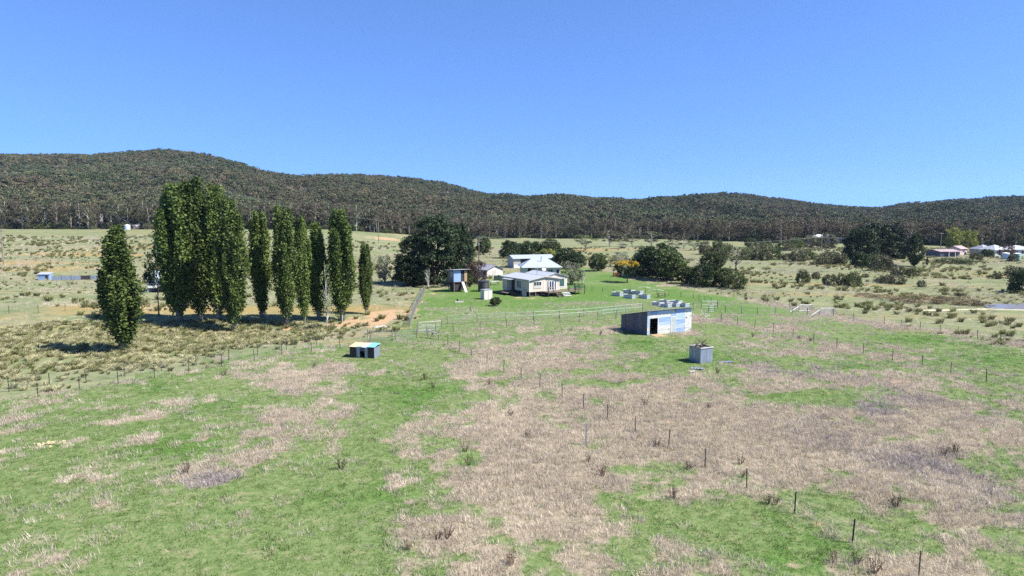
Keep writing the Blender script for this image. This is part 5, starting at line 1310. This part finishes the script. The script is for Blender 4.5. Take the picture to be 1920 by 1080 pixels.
fence(gpts([(-30, 592), (17, 588), (72, 587), (122, 583), (163, 577), (270, 572), (345, 572)]), "wire fence crossing the tussocky paddock behind the lone poplar", 1.3)
fence(along([(1150, 552), (1210, 550), (1300, 560), (1345, 575)], 3.0), "thin picket fence around the raised garden beds", 1.2)
fence(along([(1085, 545), (1110, 546), (1150, 552)], 3.0), "short picket fence from the deck to the garden beds", 1.1)
fence(along([(1130, 468), (1300, 466), (1430, 474), (1520, 470)], 9), "far wire fence along the grass before the forest", 1.2)

# gates and panels
def gate(px, py, w, h, rz, label, rails=5, mesh=False, brace=True, m=None, r=.02):
    x_, y_, z_ = G(px, py); t = thing("farm_gate", label, "gate", (x_, y_, z_), rz)
    m = m or W_gal
    q = MB(); q.tube([(0, 0, .12), (w, 0, .12), (w, 0, h), (0, 0, h), (0, 0, .12)], r, 6); q.build("frame", m, t)
    for k in range(1, rails): 
        q = MB(); z2 = .12 + (h - .12) * k / rails; q.tube([(r, 0, z2), (w - r, 0, z2)], r * .7, 6); q.build("rail", m, t)
    if brace: q = MB(); q.tube([(.03, .03, .15), (w - .03, .03, h * .62)], r * .8, 6); q.build("brace", m, t)
    if mesh:
        q = MB(); n = int(w / .15)
        for k in range(1, n): q.tube([(w * k / n, .01, .12), (w * k / n, .01, h)], .006, 3, cap=False)
        q.build("mesh", m, t)
    for xx in (-.1, w + .1):
        q = MB(); q.tube([(xx, 0, -.25), (xx, 0, h + .12)], .06, 8); q.build("post", F_wood, t)
    return t
gate(696, 640, 2.8, 1.5, math.radians(-4), "railed steel gate standing open beside the animal shelter", 6, True)
gate(743, 637, 2.7, 1.2, math.radians(14), "low mesh gate between the railed gate and the strainer rail", 3, True, False)
gate(784, 625, 2.5, 1.2, math.radians(18), "mesh gate at the foot of the pale netting fence", 3, True, False)
gate(785, 621, 3.4, 1.3, math.radians(24), "pale pipe gate behind the mesh gate at the lawn corner", 2, True, False, F_white)
x_, y_, z_ = G(803, 633)
t = thing("strainer_rail", "sagging lilac-grey timber rail on three posts at the fence corner", "fence rail", (x_, y_, z_), math.radians(-52))
for xx, hh in ((0, 1.3), (1.35, 1.2), (2.7, 1.25)): q = MB(); q.tube([(xx, 0, -.3), (xx, 0, hh)], .085, 8); q.build("post", F_wood, t)
q = MB(); q.tube([(-.05, -.12, 1.05), (1.35, -.12, .98), (2.75, -.12, .9)], .07, 8); q.build("rail", mat("lilac_timber", (.52, .48, .50), .85, 0, .12, 4), t)
q = MB(); q.tube([(.35, .1, 0), (1.3, .02, 1.0)], .04, 6); q.build("brace", F_wood, t)
# white posts
x_, y_, z_ = G(1099, 834)
q = MB(); q.tube([(0, 0, -.2), (0, 0, 1.55)], .055, 8); q.tube([(0, 0, 1.55), (0, 0, 1.6)], .07, 8); o = q.build("marker_post", W_gal); o.location = (x_, y_, z_); tag(o, "pale grey pipe marker post standing alone in the dry weeds", "post")
for px, py, lab in ((612, 600, "short white post at the foot of the poplars"), (642, 603, "white stub post beside the last big poplar")):
    x_, y_, z_ = G(px, py); q = MB(); q.tube([(0, 0, -.2), (0, 0, 1.0)], .06, 8); q.tube([(0, 0, 1.0), (0, 0, 1.05)], .075, 8); o = q.build("marker_post", F_white); o.location = (x_, y_, z_); tag(o, lab, "post")
# white pipe-and-mesh panels on the right
def mesh_panel(px, py, w, h, rz, label):
    x_, y_, z_ = G(px, py); t = thing("mesh_panel", label, "gate panel", (x_, y_, z_), rz)
    q = MB(); q.tube([(0, 0, .1), (w, 0, .1), (w, 0, h), (0, 0, h), (0, 0, .1)], .035, 6); q.build("frame", F_white, t)
    q = MB()
    for k in range(1, 22): q.tube([(w * k / 22, 0, .1), (w * k / 22, 0, h)], .008, 3, cap=False)
    for k in range(1, 7): q.tube([(0, 0, .1 + (h - .1) * k / 7), (w, 0, .1 + (h - .1) * k / 7)], .008, 3, cap=False)
    q.build("mesh", F_lilac, t)
    for xx in (0.05, w - .05): q = MB(); q.tube([(xx, .1, -.2), (xx, .1, h + .1)], .05, 8); q.build("post", F_wood, t)
    q = MB(); q.tube([(-2.1, -.9, .08), (-.02, 0, h * .78)], .06, 8); q.build("stay", F_white, t)
    return t
mesh_panel(1537, 592, 2.4, 1.25, math.radians(4), "white mesh panel with slanting white stay, the one nearer the dry weeds")
mesh_panel(1498, 584, 2.3, 1.15, math.radians(6), "white mesh panel with slanting white stay on the lawn edge")
gate(1316, 578, 2.7, 1.25, math.radians(4), "white pipe goal-like frame with netting at the lawn's end", 2, True, False, F_white, .03)
gate(1329, 586, 1.3, 1.1, math.radians(30), "small wire gate below the white pipe frame", 3, True, False)
x_, y_, z_ = G(1322, 594)
q = MB(); q.tube([(0, 0, .02), (-.7, .2, 1.15)], .045, 6); q.tube([(0, 0, .02), (.9, .3, .25)], .03, 6); q.tube([(0, 0, -.1), (0, .05, 1.2)], .04, 6); o = q.build("brace_pole", F_white); o.location = (x_, y_, z_); tag(o, "pale crossed brace poles by the paddock shed's end wall", "pole")
x_, y_, z_ = G(1128, 594)
t = thing("pipe_yard", "pale bent pipe rails forming a small yard left of the paddock shed", "railing", (x_, y_, z_), math.radians(24))
for zz in (.55, 1.1): q = MB(); q.tube([(0, 0, zz), (3.2, .2, zz + .1), (5.2, 1.0, zz + .05)], .025, 6); q.build("rail", F_rail, t)
for xx, yy in ((0, 0), (3.2, .2), (5.2, 1.0)): q = MB(); q.tube([(xx, yy, -.2), (xx, yy, 1.3)], .04, 6); q.build("post", W_gal, t)
# low pale hose hoops round the beds
for k, (px, py, w, lab) in enumerate([(1147, 549, 2.6, "left"), (1195, 541, 3.0, "middle"), (1215, 546, 3.4, "right")]):
    x_, y_, z_ = G(px, py); q = MB(); q.tube([(w * i / 6, .3 * i / 6, .35 * math.sin(math.pi * i / 6) + .03) for i in range(7)], .03, 6); o = q.build("pipe_hoop", F_white); o.location = (x_, y_, z_)
    tag(o, ["pale bent pipe leaning at the first raised bed", "pale bent pipe behind the middle raised beds", "pale bent pipe between the raised beds and the work table"][k], "pipe")

# power poles
def pole(px, py, top, label, arms=1, m=None):
    x_, y_, z_ = G(px, py); h = (py - top) * y_ / FPX
    t = thing("power_pole", label, "pole", (x_, y_, z_ - .2), .3)
    q = MB(); q.tube([(0, 0, 0), (0, 0, h + .2)], [.19, .12], 8); q.build("shaft", m or F_wood, t)
    for k in range(arms):
        a = MB().box(-1.1, 1.1, -.2, -.12, h - .3 - .9 * k, h - .16 - .9 * k).build("crossarm", F_wood, t)
        for xx in (-.95, -.4, .4, .95): q = MB(); q.tube([(xx, -.16, h - .155 - .9 * k), (xx, -.16, h - .02 - .9 * k)], [.05, .03], 6); q.build("insulator", F_white, a)
    return np.array([x_, y_, z_ + h - .1])
pA = pole(898, 500, 444, "dark power pole with crossarms between the pines and the farm shed", 2, W_oldtimber)
pB = pole(710, 456, 412, "pale power pole on the bare crest behind the slim poplar", 1)
pC = pole(7, 496, 430, "power pole on the left paddock with its wires running out of view", 1)
pD = pole(1540, 468, 444, "far power pole before the silver-roofed house", 1)
pE = pole(1763, 470, 436, "far power pole behind the pink-roofed shed", 1)
t_ = MB().box(-.25, .25, -.75, -.25, 0, .8).build("transformer", W_gal); t_.location = tuple(pA - np.array([0, 0, 2.6])); tag(t_, "grey transformer can fixed on the dark power pole", "transformer")
def wires(a, b_, label, sag=1.6, offs=(-.9, .9)):
    t = thing("power_line", label, "cable", tuple(a), 0)
    for of in offs:
        q = MB(); n = 16
        q.tube([(b_ - a) * (i / n) + np.array([of, 0, .1 - sag * 4 * (i / n) * (1 - i / n)]) for i in range(n + 1)], .018, 4, cap=False); q.build("wire", F_wire, t)
wires(pA, pB, "twin power wires from the dark pole to the crest pole")
wires(pB, np.array([U(430, 300), 300, 26.0]), "power wires from the crest pole across behind the poplars", 2.0)
wires(pC, np.array([-300, 215, 16.0]), "power wires leaving the left paddock pole", 1.5)
wires(pD, pE, "far power wires crossing before the cypress clump", 2.0)
wires(pA, pD, "long power wires from the dark pole towards the far silver-roofed house", 3.0)

# ------------------------------------------------------------------ pond and its pale edge
PW = [G(*p) for p in [(1842, 573.5), (1870, 572), (1925, 571.5), (2050, 573), (2050, 584), (1925, 580.5), (1880, 579.5), (1850, 577.5)]]
wm = bpy.data.materials.new("pond_water"); N_, L_, P_ = nodes_of(wm)
P_.inputs["Base Color"].default_value = (.16, .15, .15, 1); P_.inputs["Roughness"].default_value = .32
nz_ = N_.new("ShaderNodeTexNoise"); nz_.inputs["Scale"].default_value = 3; b_ = N_.new("ShaderNodeBump"); b_.inputs["Strength"].default_value = .12; L_.new(nz_.outputs["Fac"], b_.inputs["Height"]); L_.new(b_.outputs[0], P_.inputs["Normal"])
zp = max(p[2] for p in PW) + .04
me = bpy.data.meshes.new("pond"); me.from_pydata([(p[0], p[1], zp) for p in PW], [], [tuple(range(len(PW)))]); me.materials.append(wm)
o = link("pond", me); o['kind'] = 'structure'; o['label'] = 'small still pond in the damp hollow'
def low_bank(pts, w, h, name, label, m):
    P = [np.array(G(*p)) for p in pts]; v = []; f = []
    Q = []
    for a, b2 in zip(P[:-1], P[1:]):
        n = 8
        for k in range(n): Q.append(a + (b2 - a) * k / n)
    Q.append(P[-1])
    for i, p in enumerate(Q):
        d_ = Q[min(i + 1, len(Q) - 1)] - Q[max(i - 1, 0)]; nrm = np.array([-d_[1], d_[0], 0]); nrm /= np.linalg.norm(nrm) + 1e-9
        hh = h * (.7 + .6 * frng.random()); z0 = gz(p[0], p[1])
        for s_, zz in ((-1, -.15), (-.4, hh), (.4, hh), (1, -.15)): c = p + nrm * w * s_ * (.8 + .4 * frng.random()); v.append((c[0], c[1], gz(c[0], c[1]) + zz))
    for i in range(len(Q) - 1):
        for k in range(3): f.append((4 * i + k, 4 * i + k + 1, 4 * i + k + 5, 4 * i + k + 4))
    me = bpy.data.meshes.new(name); me.from_pydata(v, [], f); me.materials.append(m)
    o = link(name, me); o['kind'] = 'structure'; o['label'] = label
low_bank([(1730, 582.5), (1790, 581.5), (1850, 580), (1925, 582)], .35, .14, "pond_bank", "pale dry earth bank along the pond", mat("pale_earth", (.52, .48, .33), .95, 0, .15, 2, .4))

# ------------------------------------------------------------------ small things lying about
def rubble(px, py, n, spread, size, label, m, seed):
    r_ = np.random.default_rng(seed); x_, y_, z_ = G(px, py)
    t = thing("stone_pile", label, "rubble", (x_, y_, z_), .4)
    for k in range(n):
        a = r_.random() * 6.28; d_ = spread * r_.random() ** .7; s_ = size * (.5 + r_.random())
        q = MB(); lo = [(sx * s_ * (.7 + .5 * r_.random()), sy * s_ * .6 * (.7 + .5 * r_.random()), -.03) for sx, sy in ((-1, -1), (1, -1), (1, 1), (-1, 1))]
        hi = [(p[0] * .75, p[1] * .75, s_ * .7 * (.6 + .5 * r_.random())) for p in lo]; q.hexa(lo, hi)
        o = q.build("stone", m, t); o.location = (d_ * math.cos(a) * 1.4, d_ * math.sin(a) * .8, .12 * max(0, 1 - d_ / spread)); o.rotation_euler = (0, 0, a)
rubble(86, 834, 34, .95, .085, "scattered pile of pale yellow rubble on the green slope", mat("yellow_stone", (.46, .37, .22), .9, 0, .2, 6, .4), 3)
rubble(715, 614, 9, .7, .2, "heap of pale stones beside the railed gate", mat("grey_stone", (.42, .39, .35), .9, 0, .2, 6, .4), 4)

def stalk_mesh(seed, h, n, m, spread=.35):
    r_ = np.random.default_rng(seed); q = MB()
    for k in range(n):
        a = r_.random() * 6.28; l_ = .15 + spread * r_.random(); b0 = np.array([.08 * math.cos(a), .08 * math.sin(a), -.05]); tp = np.array([l_ * math.cos(a), l_ * math.sin(a), h * (.6 + .5 * r_.random())])
        q.tube([b0, b0 * .5 + tp * .5 + (0, 0, .05), tp], [.018, .014, .006], 4, cap=False)
        for j in range(4):
            s_ = b0 + (tp - b0) * (.35 + .16 * j); e_ = s_ + r_.normal(0, .09, 3) + (0, 0, .05); q.tube([s_, e_], [.008, .022], 4)
    return q.mesh("thistle", m)
M_th = mat("dead_thistle", (.07, .05, .035), .9, 0, .3, 8); M_th2 = mat("brown_thistle", (.16, .105, .07), .9, 0, .3, 8)
THM = [stalk_mesh(1, 1.0, 9, M_th), stalk_mesh(2, .9, 11, M_th2), stalk_mesh(3, .8, 12, M_th, .5)]
TH = [(873, 847), (767, 1030), (797, 712), (812, 728), (919, 722), (957, 780), (1103, 866), (1130, 893), (1290, 880), (1388, 870), (1392, 895), (1440, 945), (1455, 945), (838, 1010), (822, 1012), (880, 873), (1520, 640), (1498, 636), (1210, 760), (1330, 765), (1412, 632), (1262, 935),
      (1565, 1055), (1605, 1058), (1640, 1075), (1770, 855), (1790, 850), (1070, 622), (1125, 628), (420, 705), (590, 690), (1345, 700), (1680, 950), (1232, 838), (990, 820), (640, 880), (350, 888), (960, 1060)]
for i, (px, py) in enumerate(TH):
    x_, y_, z_ = G(px, py); o = link("dead_thistle", THM[i % 3]); o.location = (x_, y_, z_); o.rotation_euler = (0, 0, i * 1.7); s_ = .55 + .4 * frng.random(); o.scale = (s_, s_, s_)
    tag(o, "dark dead thistle stalks standing up out of the paddock grass", "thistle", "dead thistles in the paddock")

# ------------------------------------------------------------------ the air: thin blue haze over the whole valley
hb = MB().box(-2600, 2600, -140, 4400, -14, 190)
hm = bpy.data.materials.new("valley_air"); hm.use_nodes = True
hn = hm.node_tree.nodes; hn.remove(hn["Principled BSDF"])
pv = hn.new("ShaderNodeVolumePrincipled"); pv.inputs["Color"].default_value = (0.62, 0.80, 1.0, 1); pv.inputs["Density"].default_value = 0.00005; pv.inputs["Anisotropy"].default_value = 0.2
hm.node_tree.links.new(pv.outputs[0], hn["Material Output"].inputs["Volume"])
haze = hb.build("haze", hm); haze['kind'] = 'stuff'; haze['label'] = 'thin blue haze in the clear upland air'
